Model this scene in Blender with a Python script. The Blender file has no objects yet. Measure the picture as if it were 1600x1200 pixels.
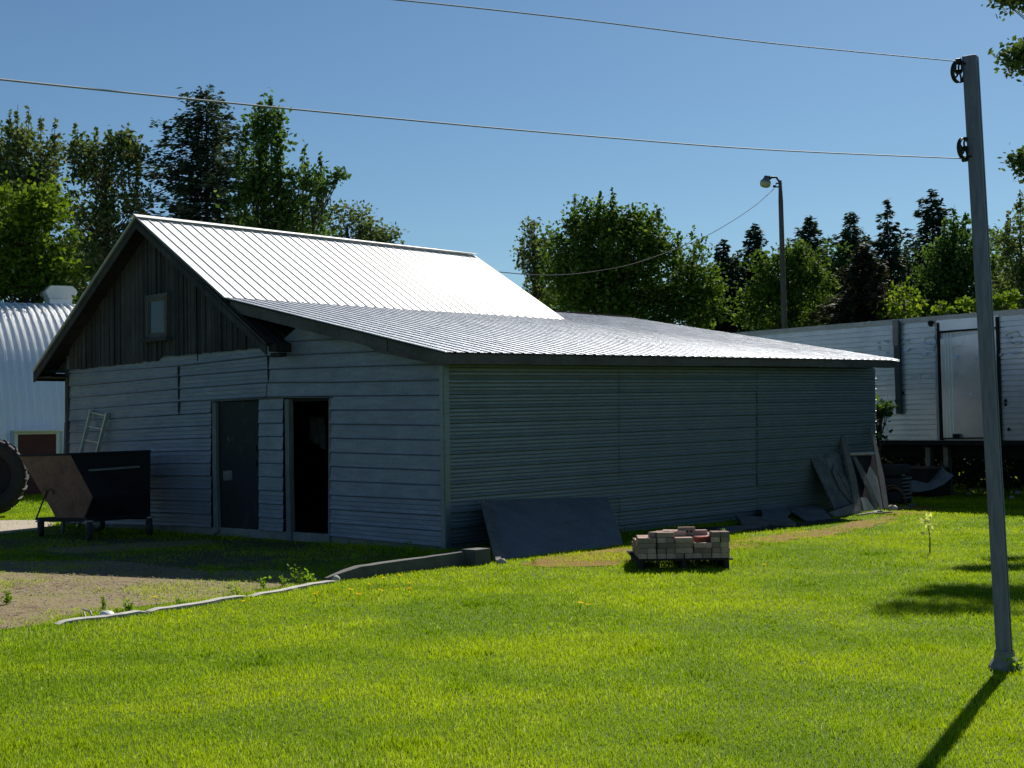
import bpy, math, random
import numpy as np
from mathutils import Vector, Matrix

# ------------------------------------------------------------------ camera, sky, sun, exposure
sc = bpy.context.scene
FPX = 2300.0
PITCH = math.atan(60 / 2300.0)
ROLL = -0.014
EYE = np.array([0, 0, 1.6])
cam_d = bpy.data.cameras.new('camera')
cam_d.sensor_width = 36.0
cam_d.lens = 36.0 * FPX / 1600.0
cam_d.clip_end = 2000
cam_d.clip_start = 0.1
cam = bpy.data.objects.new('camera', cam_d)
sc.collection.objects.link(cam)
cam.matrix_world = Matrix.Translation((0, 0, 1.6)) @ Matrix.Rotation(math.pi / 2 + PITCH, 4, 'X') @ Matrix.Rotation(ROLL, 4, 'Z')
sc.camera = cam

SUN_EL = math.radians(36.5)
SUN_AZ = math.radians(24)          # clockwise from +Y
world = bpy.data.worlds.new('World')
sc.world = world
world.use_nodes = True
wn = world.node_tree
wn.nodes.clear()
sky = wn.nodes.new('ShaderNodeTexSky')
sky.sky_type = 'NISHITA'
sky.sun_disc = False
sky.sun_elevation = SUN_EL
sky.sun_rotation = SUN_AZ
sky.altitude = 900
sky.air_density = 1.0
sky.dust_density = 0.45
sky.ozone_density = 1.6
bg = wn.nodes.new('ShaderNodeBackground')
bg.inputs['Strength'].default_value = 0.056
wo = wn.nodes.new('ShaderNodeOutputWorld')
tint = wn.nodes.new('ShaderNodeMix'); tint.data_type = 'RGBA'; tint.blend_type = 'MULTIPLY'
tint.inputs['Factor'].default_value = 1.0; tint.inputs['B'].default_value = (0.53, 0.70, 0.80, 1)
wn.links.new(sky.outputs[0], tint.inputs['A']); wn.links.new(tint.outputs['Result'], bg.inputs['Color'])
wn.links.new(bg.outputs[0], wo.inputs['Surface'])

sun_d = bpy.data.lights.new('sun', 'SUN')
sun_d.energy = 5.0
sun_d.angle = math.radians(0.53)
sun_d.color = (1.0, 0.95, 0.86)
sun = bpy.data.objects.new('sun', sun_d)
sc.collection.objects.link(sun)
SUNV = Vector((math.sin(SUN_AZ) * math.cos(SUN_EL), math.cos(SUN_AZ) * math.cos(SUN_EL), math.sin(SUN_EL)))
sun.rotation_euler = SUNV.to_track_quat('Z', 'Y').to_euler()
sun.location = SUNV * 60

sc.view_settings.view_transform = 'Standard'
sc.view_settings.look = 'None'
sc.view_settings.exposure = 0.68
sc.view_settings.gamma = 1.0
sc.cycles.max_bounces = 6
sc.cycles.transparent_max_bounces = 8

random.seed(7)
rng = np.random.default_rng(7)

# ------------------------------------------------------------------ camera maths
def _Rx(a):
    c, s = math.cos(a), math.sin(a)
    return np.array([[1, 0, 0], [0, c, -s], [0, s, c]])
def _Rz(a):
    c, s = math.cos(a), math.sin(a)
    return np.array([[c, -s, 0], [s, c, 0], [0, 0, 1]])
CR = _Rx(math.pi / 2 + PITCH) @ _Rz(ROLL)
def ray(x, y): return CR @ np.array([(x - 800) / FPX, (600 - y) / FPX, -1.0])
def gnd(x, y, z=0.0):
    d = ray(x, y); return EYE + d * ((z - EYE[2]) / d[2])
def pl(x, y, P, n):
    d = ray(x, y); return EYE + d * (np.dot(P - EYE, n) / np.dot(d, n))
def at(x, y, Y):
    d = ray(x, y); return EYE + d * (Y / d[1])
def unit(a): a = np.array(a, float); return a / np.linalg.norm(a)
def p3(a, b, c):
    n = unit(np.cross(b - a, c - a))
    if np.dot(n, EYE - a) < 0: n = -n
    return a, n
_a = math.radians(47)
V = np.array([math.cos(_a), math.sin(_a), 0.0])       # along the side wall, away
U = np.array([-math.sin(_a), math.cos(_a), 0.0])      # along the front wall, to the left
Z = np.array([0, 0, 1.0])
NF, NS = -V, -U
C0 = gnd(697, 862)
def B(u, v, z=0.0): return C0 + U * u + V * v + Z * z   # barn coordinates
def uv_of(p): q = np.array(p) - C0; return float(np.dot(q, U)), float(np.dot(q, V))
def onF(x, y, off=0.0): return pl(x, y, C0 + NF * off, NF)
def onS(x, y, off=0.0): return pl(x, y, C0 + NS * off, NS)

# ------------------------------------------------------------------ object helpers
BASE = {}
def tag(o, label=None, cat=None, group=None, kind=None):
    if label: o['label'] = label
    if cat: o['category'] = cat
    if group: o['group'] = group
    if kind: o['kind'] = kind
    return o
def thing(name, loc, label, cat, group=None):
    o = bpy.data.objects.new(name, None)
    o.empty_display_size = 0.2
    sc.collection.objects.link(o)
    o.location = tuple(loc)
    BASE[o.name] = np.array(loc, float)
    return tag(o, label, cat, group)
class MB:
    def __init__(s): s.v = []; s.f = []
    def add(s, vs, fs):
        k = len(s.v); s.v.extend([tuple(map(float, p)) for p in vs]); s.f.extend([tuple(i + k for i in f) for f in fs]); return s
    def box(s, c, sx, sy, sz, ax=None, ay=None, az=None):
        ax = np.array([1., 0, 0]) if ax is None else unit(ax)
        ay = np.array([0, 1., 0]) if ay is None else unit(ay)
        az = np.cross(ax, ay) if az is None else unit(az)
        c = np.array(c, float); P = []
        for k in (-1, 1):
            for j in (-1, 1):
                for i in (-1, 1): P.append(c + ax * i * sx / 2 + ay * j * sy / 2 + az * k * sz / 2)
        return s.add(P, [(0, 2, 3, 1), (4, 5, 7, 6), (0, 1, 5, 4), (2, 6, 7, 3), (0, 4, 6, 2), (1, 3, 7, 5)])
    def bar(s, a, b, w, h, up=(0, 0, 1)):
        a = np.array(a, float); b = np.array(b, float); d = unit(b - a); up = np.array(up, float)
        x = np.cross(d, up)
        if np.linalg.norm(x) < 1e-4: x = np.cross(d, np.array([0, 1., 0]))
        x = unit(x); y = np.cross(x, d)
        return s.box((a + b) / 2, w, np.linalg.norm(b - a), h, x, d, y)
    def tube(s, pts, rs, n=8, cap=True):
        pts = [np.array(p, float) for p in pts]
        if not hasattr(rs, '__len__'): rs = [rs] * len(pts)
        k0 = len(s.v); ref = None
        for i, p in enumerate(pts):
            d = pts[min(i + 1, len(pts) - 1)] - pts[max(i - 1, 0)]
            d = d / (np.linalg.norm(d) + 1e-9)
            if ref is None: ref = np.array([1., 0, 0]) if abs(d[0]) < .8 else np.array([0, 1., 0])
            x = np.cross(d, ref); x /= np.linalg.norm(x) + 1e-9; y = np.cross(d, x); ref = np.cross(x, d)
            for j in range(n):
                t = 2 * math.pi * j / n
                s.v.append(tuple(p + (x * math.cos(t) + y * math.sin(t)) * rs[i]))
        for i in range(len(pts) - 1):
            for j in range(n):
                a = k0 + i * n + j; b = k0 + i * n + (j + 1) % n
                s.f.append((a, b, b + n, a + n))
        if cap:
            s.f.append(tuple(k0 + j for j in range(n))[::-1]); e = k0 + (len(pts) - 1) * n
            s.f.append(tuple(e + j for j in range(n)))
        return s
    def prism(s, poly, n, t):
        # polygon extruded BACK along -n by t
        m = len(poly); A = [np.array(p, float) for p in poly]; Bk = [p - np.array(n) * t for p in A]
        fs = [tuple(range(m)), tuple(range(2 * m - 1, m - 1, -1))]
        for i in range(m): j = (i + 1) % m; fs.append((i, i + m, j + m, j))
        return s.add(A + Bk, fs)
    def lathe(s, prof, o, ax, n=24, close=False):
        ax = unit(ax); ref = np.array([0, 0, 1.]) if abs(ax[2]) < .9 else np.array([1., 0, 0])
        x = unit(np.cross(ref, ax)); y = np.cross(ax, x); k0 = len(s.v); m = len(prof)
        for (h, r) in prof:
            for j in range(n):
                t = 2 * math.pi * j / n
                s.v.append(tuple(np.array(o) + ax * h + (x * math.cos(t) + y * math.sin(t)) * r))
        for i in range(m if close else m - 1):
            for j in range(n):
                a = k0 + i * n + j; b = k0 + i * n + (j + 1) % n; i2 = (i + 1) % m
                c = k0 + i2 * n + (j + 1) % n; d = k0 + i2 * n + j
                s.f.append((a, b, c, d))
        return s
    def build(s, name, m, parent=None, smooth=False, bevel=0, recalc=True):
        return link_mesh(name, s.v, s.f, m, parent, smooth, bevel, recalc)
def link_mesh(name, vs, fs, m, parent=None, smooth=False, bevel=0, recalc=True):
    b = BASE.get(parent.name, np.zeros(3)) if parent else np.zeros(3)
    me = bpy.data.meshes.new(name)
    if parent is not None: vs = [(p[0] - b[0], p[1] - b[1], p[2] - b[2]) for p in vs]
    me.from_pydata(vs, [], fs)
    if recalc:
        import bmesh
        bm = bmesh.new(); bm.from_mesh(me)
        bmesh.ops.recalc_face_normals(bm, faces=bm.faces); bm.to_mesh(me); bm.free()
    me.materials.append(m)
    if smooth:
        me.polygons.foreach_set('use_smooth', [True] * len(me.polygons))
    me.update()
    o = bpy.data.objects.new(name, me)
    sc.collection.objects.link(o)
    if parent is not None:
        o.parent = parent; BASE[o.name] = b
    else: BASE[o.name] = np.zeros(3)
    if bevel:
        md = o.modifiers.new('bevel', 'BEVEL'); md.width = bevel; md.segments = 2; md.limit_method = 'ANGLE'
    return o
def np_mesh(name, co, loops, counts, m, parent=None, rnd=None, smooth=False):
    # fast mesh: co (N,3), loops flat vertex ids, counts per face
    b = BASE.get(parent.name, np.zeros(3)) if parent else np.zeros(3)
    me = bpy.data.meshes.new(name)
    me.vertices.add(len(co)); me.vertices.foreach_set('co', (co - b).astype(np.float32).ravel())
    me.loops.add(len(loops)); me.loops.foreach_set('vertex_index', loops.astype(np.int32))
    me.polygons.add(len(counts))
    st = np.concatenate([[0], np.cumsum(counts)[:-1]]).astype(np.int32)
    me.polygons.foreach_set('loop_start', st)
    me.update(calc_edges=True)
    me.materials.append(m)
    if rnd is not None:
        at_ = me.attributes.new('rnd', 'FLOAT', 'FACE'); at_.data.foreach_set('value', rnd.astype(np.float32))
    if smooth: me.polygons.foreach_set('use_smooth', np.ones(len(counts), bool))
    me.validate()
    o = bpy.data.objects.new(name, me); sc.collection.objects.link(o)
    if parent is not None: o.parent = parent; BASE[o.name] = b
    else: BASE[o.name] = np.zeros(3)
    return o
def copy_tree(o, parent=None):
    c = o.copy(); sc.collection.objects.link(c)
    if parent: c.parent = parent
    for ch in list(o.children): copy_tree(ch, c)
    return c

# ------------------------------------------------------------------ materials
class NT:
    def __init__(s, name):
        s.m = bpy.data.materials.new(name); s.m.use_nodes = True; s.t = s.m.node_tree; s.t.nodes.clear()
        s.out = s.n('ShaderNodeOutputMaterial')
    def n(s, ty, **kw):
        nd = s.t.nodes.new(ty)
        for k, v in kw.items():
            if hasattr(nd, k): setattr(nd, k, v)
            else: nd.inputs[k].default_value = v
        return nd
    def l(s, a, b): s.t.links.new(a, b); return s
    def coord(s, scale=(1, 1, 1), kind='Object', rot=(0, 0, 0)):
        if kind == 'World': src = s.n('ShaderNodeNewGeometry').outputs['Position']
        else: src = s.n('ShaderNodeTexCoord').outputs[kind]
        mp = s.n('ShaderNodeMapping'); mp.inputs['Scale'].default_value = scale; mp.inputs['Rotation'].default_value = rot
        s.l(src, mp.inputs['Vector']); return mp.outputs[0]
    def noise(s, vec, scale, detail=4, rough=.6, dist=0):
        nd = s.n('ShaderNodeTexNoise'); nd.inputs['Scale'].default_value = scale; nd.inputs['Detail'].default_value = detail
        nd.inputs['Roughness'].default_value = rough; nd.inputs['Distortion'].default_value = dist
        s.l(vec, nd.inputs['Vector']); return nd.outputs['Fac']
    def ramp(s, fac, stops):
        r = s.n('ShaderNodeValToRGB'); e = r.color_ramp.elements
        while len(e) < len(stops): e.new(.5)
        for el, (p, c) in zip(e, stops):
            el.position = p; el.color = (c[0], c[1], c[2], 1) if hasattr(c, '__len__') else (c, c, c, 1)
        s.l(fac, r.inputs['Fac']); return r.outputs['Color']
    def mix(s, fac, a, b, mode='MIX'):
        m = s.n('ShaderNodeMix'); m.data_type = 'RGBA'; m.blend_type = mode
        def put(sock, v):
            if hasattr(v, 'is_output') or isinstance(v, bpy.types.NodeSocket): s.l(v, sock)
            elif hasattr(v, '__len__'): sock.default_value = (v[0], v[1], v[2], 1)
            else: sock.default_value = v
        put(m.inputs['Factor'], fac); put(m.inputs['A'], a); put(m.inputs['B'], b)
        return m.outputs['Result']
    def bump(s, h, strength=.3, dist=.01):
        b = s.n('ShaderNodeBump'); b.inputs['Strength'].default_value = strength; b.inputs['Distance'].default_value = dist
        s.l(h, b.inputs['Height']); return b.outputs['Normal']
    def bsdf(s, col, rough=.7, metal=0.0, nrm=None, spec=.5):
        p = s.n('ShaderNodeBsdfPrincipled')
        for k, v in (('Base Color', col), ('Roughness', rough), ('Metallic', metal)):
            if isinstance(v, bpy.types.NodeSocket): s.l(v, p.inputs[k])
            elif hasattr(v, '__len__'): p.inputs[k].default_value = (v[0], v[1], v[2], 1)
            else: p.inputs[k].default_value = v
        p.inputs['Specular IOR Level'].default_value = spec
        if nrm is not None: s.l(nrm, p.inputs['Normal'])
        s.l(p.outputs[0], s.out.inputs['Surface']); return p

def m_plain(name, c, rough=.7, metal=0, var=.35, scale=6, bump=.2):
    t = NT(name); co = t.coord()
    n1 = t.noise(co, scale, 6); n2 = t.noise(co, scale * 7, 4)
    f = t.mix(.4, n1, n2)
    lo = [x * (1 - var) for x in c]; hi = [min(1, x * (1 + var)) for x in c]
    t.bsdf(t.ramp(f, [(.3, lo), (.7, hi)]), rough, metal, t.bump(n2, bump, .004)); return t.m
def m_wood(name, dark, light, scale=(9, 9, .7), rough=.85, kind='Object'):
    t = NT(name); co = t.coord(scale, kind)
    n1 = t.noise(co, 3, 8, .7, .6); n2 = t.noise(co, 14, 4, .6, .2); big = t.noise(t.coord((1, 1, 1), kind), 1.3, 3)
    g = t.mix(.5, n1, n2)
    c = t.ramp(g, [(.3, dark), (.5, [(a + b) / 2 for a, b in zip(dark, light)]), (.72, light)])
    c = t.mix(t.ramp(big, [(.4, 0), (.65, .5)]), c, dark)
    gi = t.n('ShaderNodeNewGeometry'); c = t.mix(t.ramp(gi.outputs['Random Per Island'], [(0, .55), (.5, 0.1), (1, 0)]), c, dark)
    t.bsdf(c, rough, 0, t.bump(g, .6, .006), .2); return t.m
def m_galv(name, c, metal=.6, rough=.45, spangle=.25, streak=True):
    t = NT(name); co = t.coord((1, 1, 1), 'World')
    vo = t.n('ShaderNodeTexVoronoi'); vo.inputs['Scale'].default_value = 55; t.l(co, vo.inputs['Vector'])
    n1 = t.noise(co, 2.2, 5); n2 = t.noise(t.coord((1.3, 1.3, 9), 'World'), 2.5, 6, .7)
    lo = [x * (1 - spangle) for x in c]; hi = [x * (1 + spangle) for x in c]
    a = t.mix(.5, t.ramp(vo.outputs['Color'], [(0.1, lo), (.9, hi)]), t.ramp(n1, [(.3, lo), (.7, hi)]))
    if streak: a = t.mix(t.ramp(n2, [(.45, 0), (.8, .4)]), a, [x * .6 for x in c])
    r = t.ramp(n2, [(.3, rough - .08), (.7, rough + .15)])
    t.bsdf(a, r, metal, t.bump(t.noise(co, 5, 3), .12, .01)); return t.m
def m_leaf(name, c1, c2, c3=None, trans=.45, rough=.75):
    t = NT(name)
    a = t.n('ShaderNodeAttribute'); a.attribute_name = 'rnd'
    st = [(0.0, c1), (.6, c2), (1.0, c3 or c2)]
    col = t.ramp(a.outputs['Fac'], st)
    big = t.noise(t.coord((1, 1, 1), 'World'), .9, 3)
    col = t.mix(t.ramp(big, [(.35, .0), (.7, .45)]), col, [x * .75 for x in c1])
    p = t.n('ShaderNodeBsdfPrincipled'); t.l(col, p.inputs['Base Color']); p.inputs['Roughness'].default_value = rough
    p.inputs['Specular IOR Level'].default_value = .12
    tr = t.n('ShaderNodeBsdfTranslucent')
    t.l(t.mix(.75, col, (1.0, .95, .25), 'MULTIPLY'), tr.inputs['Color'])
    mx = t.n('ShaderNodeMixShader'); mx.inputs[0].default_value = trans
    t.l(p.outputs[0], mx.inputs[1]); t.l(tr.outputs[0], mx.inputs[2]); t.l(mx.outputs[0], t.out.inputs['Surface'])
    return t.m

def m_grass():
    t = NT('grass_blades')
    a = t.n('ShaderNodeAttribute'); a.attribute_name = 'rnd'
    col = t.ramp(a.outputs['Fac'], [(0, (.11, .205, .004)), (.55, (.215, .36, .004)), (.88, (.33, .46, .012)), (1, (.5, .48, .16))])
    co = t.coord((1, 1, 1), 'World')
    big = t.noise(co, .45, 4, .6, .4); mid = t.noise(co, 1.7, 6, .7)
    col = t.mix(t.ramp(big, [(.40, 0), (.60, .85)]), col, t.mix(.6, col, (.52, .62, .006)))
    col = t.mix(t.ramp(mid, [(.42, 0), (.66, .6)]), col, t.mix(.7, col, (.13, .22, .01)))
    p = t.n('ShaderNodeBsdfPrincipled'); t.l(col, p.inputs['Base Color']); p.inputs['Roughness'].default_value = .6
    p.inputs['Specular IOR Level'].default_value = .0
    tr = t.n('ShaderNodeBsdfTranslucent'); t.l(col, tr.inputs['Color'])
    mx = t.n('ShaderNodeMixShader'); mx.inputs[0].default_value = .5
    t.l(p.outputs[0], mx.inputs[1]); t.l(tr.outputs[0], mx.inputs[2]); t.l(mx.outputs[0], t.out.inputs['Surface'])
    return t.m
def m_ground(name, stops, scale=1.0, bump=.5):
    t = NT(name); co = t.coord((1, 1, 1), 'World')
    n1 = t.noise(co, 1.1 * scale, 6); n2 = t.noise(co, 22 * scale, 6, .75); n3 = t.noise(co, 5 * scale, 5)
    f = t.mix(.45, t.mix(.5, n1, n3), n2)
    t.bsdf(t.ramp(f, stops), .95, 0, t.bump(n2, bump, .02), .1); return t.m

M = dict(
    soil=m_ground('lawn_soil', [(.3, (.045, .08, .008)), (.5, (.08, .13, .01)), (.7, (.13, .17, .03))]),
    gravel=m_ground('gravel', [(.34, (.05, .035, .02)), (.43, (.14, .10, .06)), (.5, (.24, .185, .12)), (.56, (.15, .15, .03)), (.63, (.34, .28, .2)), (.72, (.2, .17, .1))]),
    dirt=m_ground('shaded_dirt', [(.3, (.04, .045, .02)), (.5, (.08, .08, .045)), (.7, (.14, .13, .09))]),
    pad=m_ground('pale_gravel', [(.3, (.3, .25, .2)), (.7, (.46, .4, .34))]),
    moss=m_ground('dry_moss', [(.32, (.10, .05, .015)), (.48, (.2, .1, .02)), (.62, (.17, .15, .03)), (.75, (.09, .07, .04))], 1.6),
    grass=m_grass(),
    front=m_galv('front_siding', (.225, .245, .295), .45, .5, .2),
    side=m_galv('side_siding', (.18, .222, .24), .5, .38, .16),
    roof=m_galv('bright_roof_metal', (.9, .9, .9), .8, .52, .03, False),
    leanroof=m_galv('galvanised_roof_metal', (.62, .65, .68), .95, .3, .12, True),
    wood=m_wood('weathered_boards', (.012, .012, .014), (.125, .118, .125)),
    wooddark=m_wood('dark_boards', (.012, .012, .013), (.06, .055, .055)),
    trim=m_wood('grey_trim', (.04, .038, .042), (.2, .185, .19), (4, 4, 6)),
    jamb=m_wood('pale_jamb', (.10, .115, .12), (.24, .26, .26), (3, 3, 1)),
    greywood=m_wood('grey_planks', (.06, .06, .06), (.3, .29, .27), (3, 3, 3)),
    sunlit_palewood=m_wood('sunlit_pale_plank', (.3, .26, .21), (.68, .62, .55), (4, 4, 4)),  # pale wood, base raised to paint sunlight on boards lying in shade
    conc=m_plain('concrete', (.36, .34, .31), .9, 0, .35, 8, .5),
    concd=m_plain('old_concrete', (.2, .2, .19), .95, 0, .4, 6, .5),
    glass=None,
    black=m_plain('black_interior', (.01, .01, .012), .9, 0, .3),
    rust=m_plain('rusty_paint', (.115, .062, .045), .75, .1, .5, 3, .3),
    blacksteel=m_plain('blackened_steel', (.008, .007, .008), .85, 0, .5, 4, .3),
    rubber=m_plain('rubber', (.022, .022, .024), .85, 0, .4, 9, .3),
    steel=m_plain('dull_steel', (.2, .21, .21), .5, .7, .3, 9, .2),
    alu=m_plain('aluminium', (.52, .5, .42), .45, .4, .2, 9, .1),
    iron=m_plain('dark_iron', (.02, .02, .022), .55, .5, .4, 20, .3),
    white=m_plain('white_paint', (.75, .75, .72), .5, 0, .08, 9, .1),
    red=m_plain('dark_red_paint', (.09, .022, .02), .7, 0, .3, 5, .1),
    bark=m_wood('bark', (.03, .025, .02), (.13, .11, .09), (5, 5, 1)),
)
t = NT('window_glass'); t.bsdf((.02, .06, .10), .2, 0, None, .5); M['glass'] = t.m
# post paint: dull green grey steel
t = NT('post_paint'); co = t.coord((8, 8, 1)); n_ = t.noise(co, 5, 6, .7, .3)
t.bsdf(t.ramp(n_, [(.3, (.10, .10, .17)), (.6, (.17, .165, .25)), (.8, (.23, .225, .31))]), .6, .15, t.bump(n_, .2, .003)); M['post'] = t.m
# trailer skin
t = NT('trailer_skin'); co = t.coord((1, 1, 1), 'World'); a1 = t.noise(co, 1.3, 5); a2 = t.noise(t.coord((.5, .5, 4), 'World'), 2, 6, .7); a3 = t.noise(co, 40, 3)
cc = t.ramp(a1, [(.3, (.5, .54, .59)), (.7, (.66, .7, .74))]); cc = t.mix(t.ramp(a2, [(.55, 0), (.8, .25)]), cc, (.25, .25, .26)); a4 = t.noise(t.coord((.5, .5, 3), 'World'), 3.5, 6, .7); cc = t.mix(t.ramp(a4, [(.5, 0), (.6, .18)]), cc, (.36, .38, .4))
cc = t.mix(t.ramp(a3, [(.6, 0), (.75, .25)]), cc, (.6, .6, .6))
t.bsdf(cc, .38, .65, None); M['skin'] = t.m
t = NT('dumpster_panel'); co = t.coord(); a1 = t.noise(co, 2.5, 6, .7); a2 = t.noise(co, 18, 4)
t.bsdf(t.ramp(t.mix(.4, a1, a2), [(.3, (.07, .03, .02)), (.5, (.22, .095, .06)), (.7, (.30, .14, .09))]), .8, .1, t.bump(a2, .3, .003)); M['panel'] = t.m
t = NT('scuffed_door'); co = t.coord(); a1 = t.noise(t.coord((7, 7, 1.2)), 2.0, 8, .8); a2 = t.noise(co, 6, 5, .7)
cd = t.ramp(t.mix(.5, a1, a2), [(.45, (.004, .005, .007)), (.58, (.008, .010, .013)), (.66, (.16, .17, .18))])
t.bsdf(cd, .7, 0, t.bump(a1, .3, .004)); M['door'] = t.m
def m_brick(name, c):
    t = NT(name); co = t.coord(); n1 = t.noise(co, 30, 5); n2 = t.noise(co, 120, 3)
    oi = t.n('ShaderNodeObjectInfo')
    b = t.ramp(n1, [(.3, [x * .7 for x in c]), (.7, [x * 1.25 for x in c])])
    b = t.mix(t.ramp(oi.outputs['Random'], [(0, 0), (.5, .45), (1, .85)]), b, (.13, .10, .09))
    t.bsdf(b, .95, 0, t.bump(n2, .5, .003), .1); return t.m
M['brick'] = m_brick('buff_brick', (.52, .36, .30)); M['redbrick'] = m_brick('red_brick', (.32, .09, .06))

def m_roof(name, c, metal, r0, r1, fv, amp, bmp=0):
    # long streaks running down the slope with the ribs
    t = NT(name); g = t.n('ShaderNodeNewGeometry').outputs['Position']; d = []
    for ax in (V, U):
        vm = t.n('ShaderNodeVectorMath'); vm.operation = 'DOT_PRODUCT'; t.l(g, vm.inputs[0]); vm.inputs[1].default_value = tuple(ax); d.append(vm.outputs['Value'])
    cb = t.n('ShaderNodeCombineXYZ'); t.l(d[0], cb.inputs[0]); t.l(d[1], cb.inputs[1])
    mp = t.n('ShaderNodeMapping'); mp.inputs['Scale'].default_value = (fv, 1.6 if bmp else .55, 1); t.l(cb.outputs[0], mp.inputs['Vector'])
    n1 = t.noise(mp.outputs[0], 1.0, 6, .75); n2 = t.noise(t.coord((1, 1, 1), 'World'), 1.4, 4)
    col = t.ramp(n1, [(.3, [x * (1 - amp) for x in c]), (.7, c)]); col = t.mix(t.ramp(n2, [(.45, 0), (.75, amp)]), col, [x * .6 for x in c])
    t.bsdf(col, t.ramp(n1, [(.35, r1), (.65, r0)]), metal, t.bump(n1, bmp, .05) if bmp else None); return t.m
M['roof'] = m_roof('bright_roof_metal', (.68, .68, .675), .35, .58, .66, 3.0, .1)
M['leanroof'] = m_roof('galvanised_roof_metal', (.60, .64, .70), .75, .36, .6, 11.0, .5, .8)
# ------------------------------------------------------------------ ground
def smooth_noise(x, y, seed=0):
    r = np.random.default_rng(seed); s = np.zeros_like(x, float)
    for k in range(6):
        f = .25 * 1.7 ** k; a, b, c = r.uniform(0, 6.28, 3)
        s += np.sin(x * f * math.cos(a) * 2.4 + y * f * math.sin(a) * 2.4 + b) * np.sin(x * f * math.sin(a) * 2.1 - y * f * math.cos(a) * 2.3 + c) / 1.25 ** k
    return s
def in_poly(px, py, poly):
    ins = np.zeros(len(px), bool); m = len(poly)
    for i in range(m):
        x1, y1 = poly[i][:2]; x2, y2 = poly[(i + 1) % m][:2]
        c = ((y1 > py) != (y2 > py)) & (px < (x2 - x1) * (py - y1) / (y2 - y1 + 1e-12) + x1)
        ins ^= c
    return ins
def sheet(name, poly, z, m, jitter=.06, step=.3):
    pts = []
    P = [np.array(p[:2]) for p in poly]
    for i in range(len(P)):
        a, b = P[i], P[(i + 1) % len(P)]; n = max(1, int(np.linalg.norm(b - a) / step))
        for k in range(n): pts.append(a + (b - a) * k / n + rng.normal(0, jitter, 2))
    mb = MB(); mb.add([(p[0], p[1], z) for p in pts], [tuple(range(len(pts)))])
    o = mb.build(name, m, recalc=False)
    if o.data.polygons[0].normal.z < 0: o.data.flip_normals()
    return tag(o, kind='structure')
mb = MB(); mb.add([(-600, -60, 0), (600, -60, 0), (600, 900, 0), (-600, 900, 0)], [(0, 1, 2, 3)])
tag(mb.build('lawn', M['soil'], recalc=False), kind='structure')
DRIVE = [gnd(x, y) for x, y in [(-160, 872), (60, 878), (180, 876), (330, 892), (480, 893), (505, 905), (440, 918), (330, 936), (210, 950), (130, 957), (60, 976), (-160, 1010)]]
sheet('driveway', DRIVE, .004, M['gravel'])
PADP = [gnd(x, y) for x, y in [(-260, 815), (20, 813), (62, 813), (92, 818), (60, 828), (10, 834), (-260, 842)]]
sheet('path', PADP, .004, M['pad'])
SLAB = [gnd(x, y) for x, y in [(60, 858), (150, 852), (330, 843), (335, 850), (230, 858), (120, 866)]]
sheet('pavement', SLAB, .005, M['gravel'], .05)
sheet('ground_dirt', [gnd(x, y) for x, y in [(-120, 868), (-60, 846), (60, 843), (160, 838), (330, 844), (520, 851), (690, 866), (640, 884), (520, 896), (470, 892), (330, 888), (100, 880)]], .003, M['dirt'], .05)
MOSS = [[gnd(x, y) for x, y in [(800, 884), (850, 872), (960, 856), (985, 858), (995, 882), (930, 886), (860, 888)]],
        [gnd(x, y) for x, y in [(1090, 856), (1130, 843), (1290, 826), (1400, 802), (1400, 815), (1290, 838), (1200, 850), (1150, 858)]],
        [gnd(x, y) for x, y in [(1385, 806), (1395, 791), (1440, 790), (1480, 797), (1450, 803)]]]
for q in MOSS: sheet('ground_moss', q, .006, M['moss'], .08)

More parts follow.
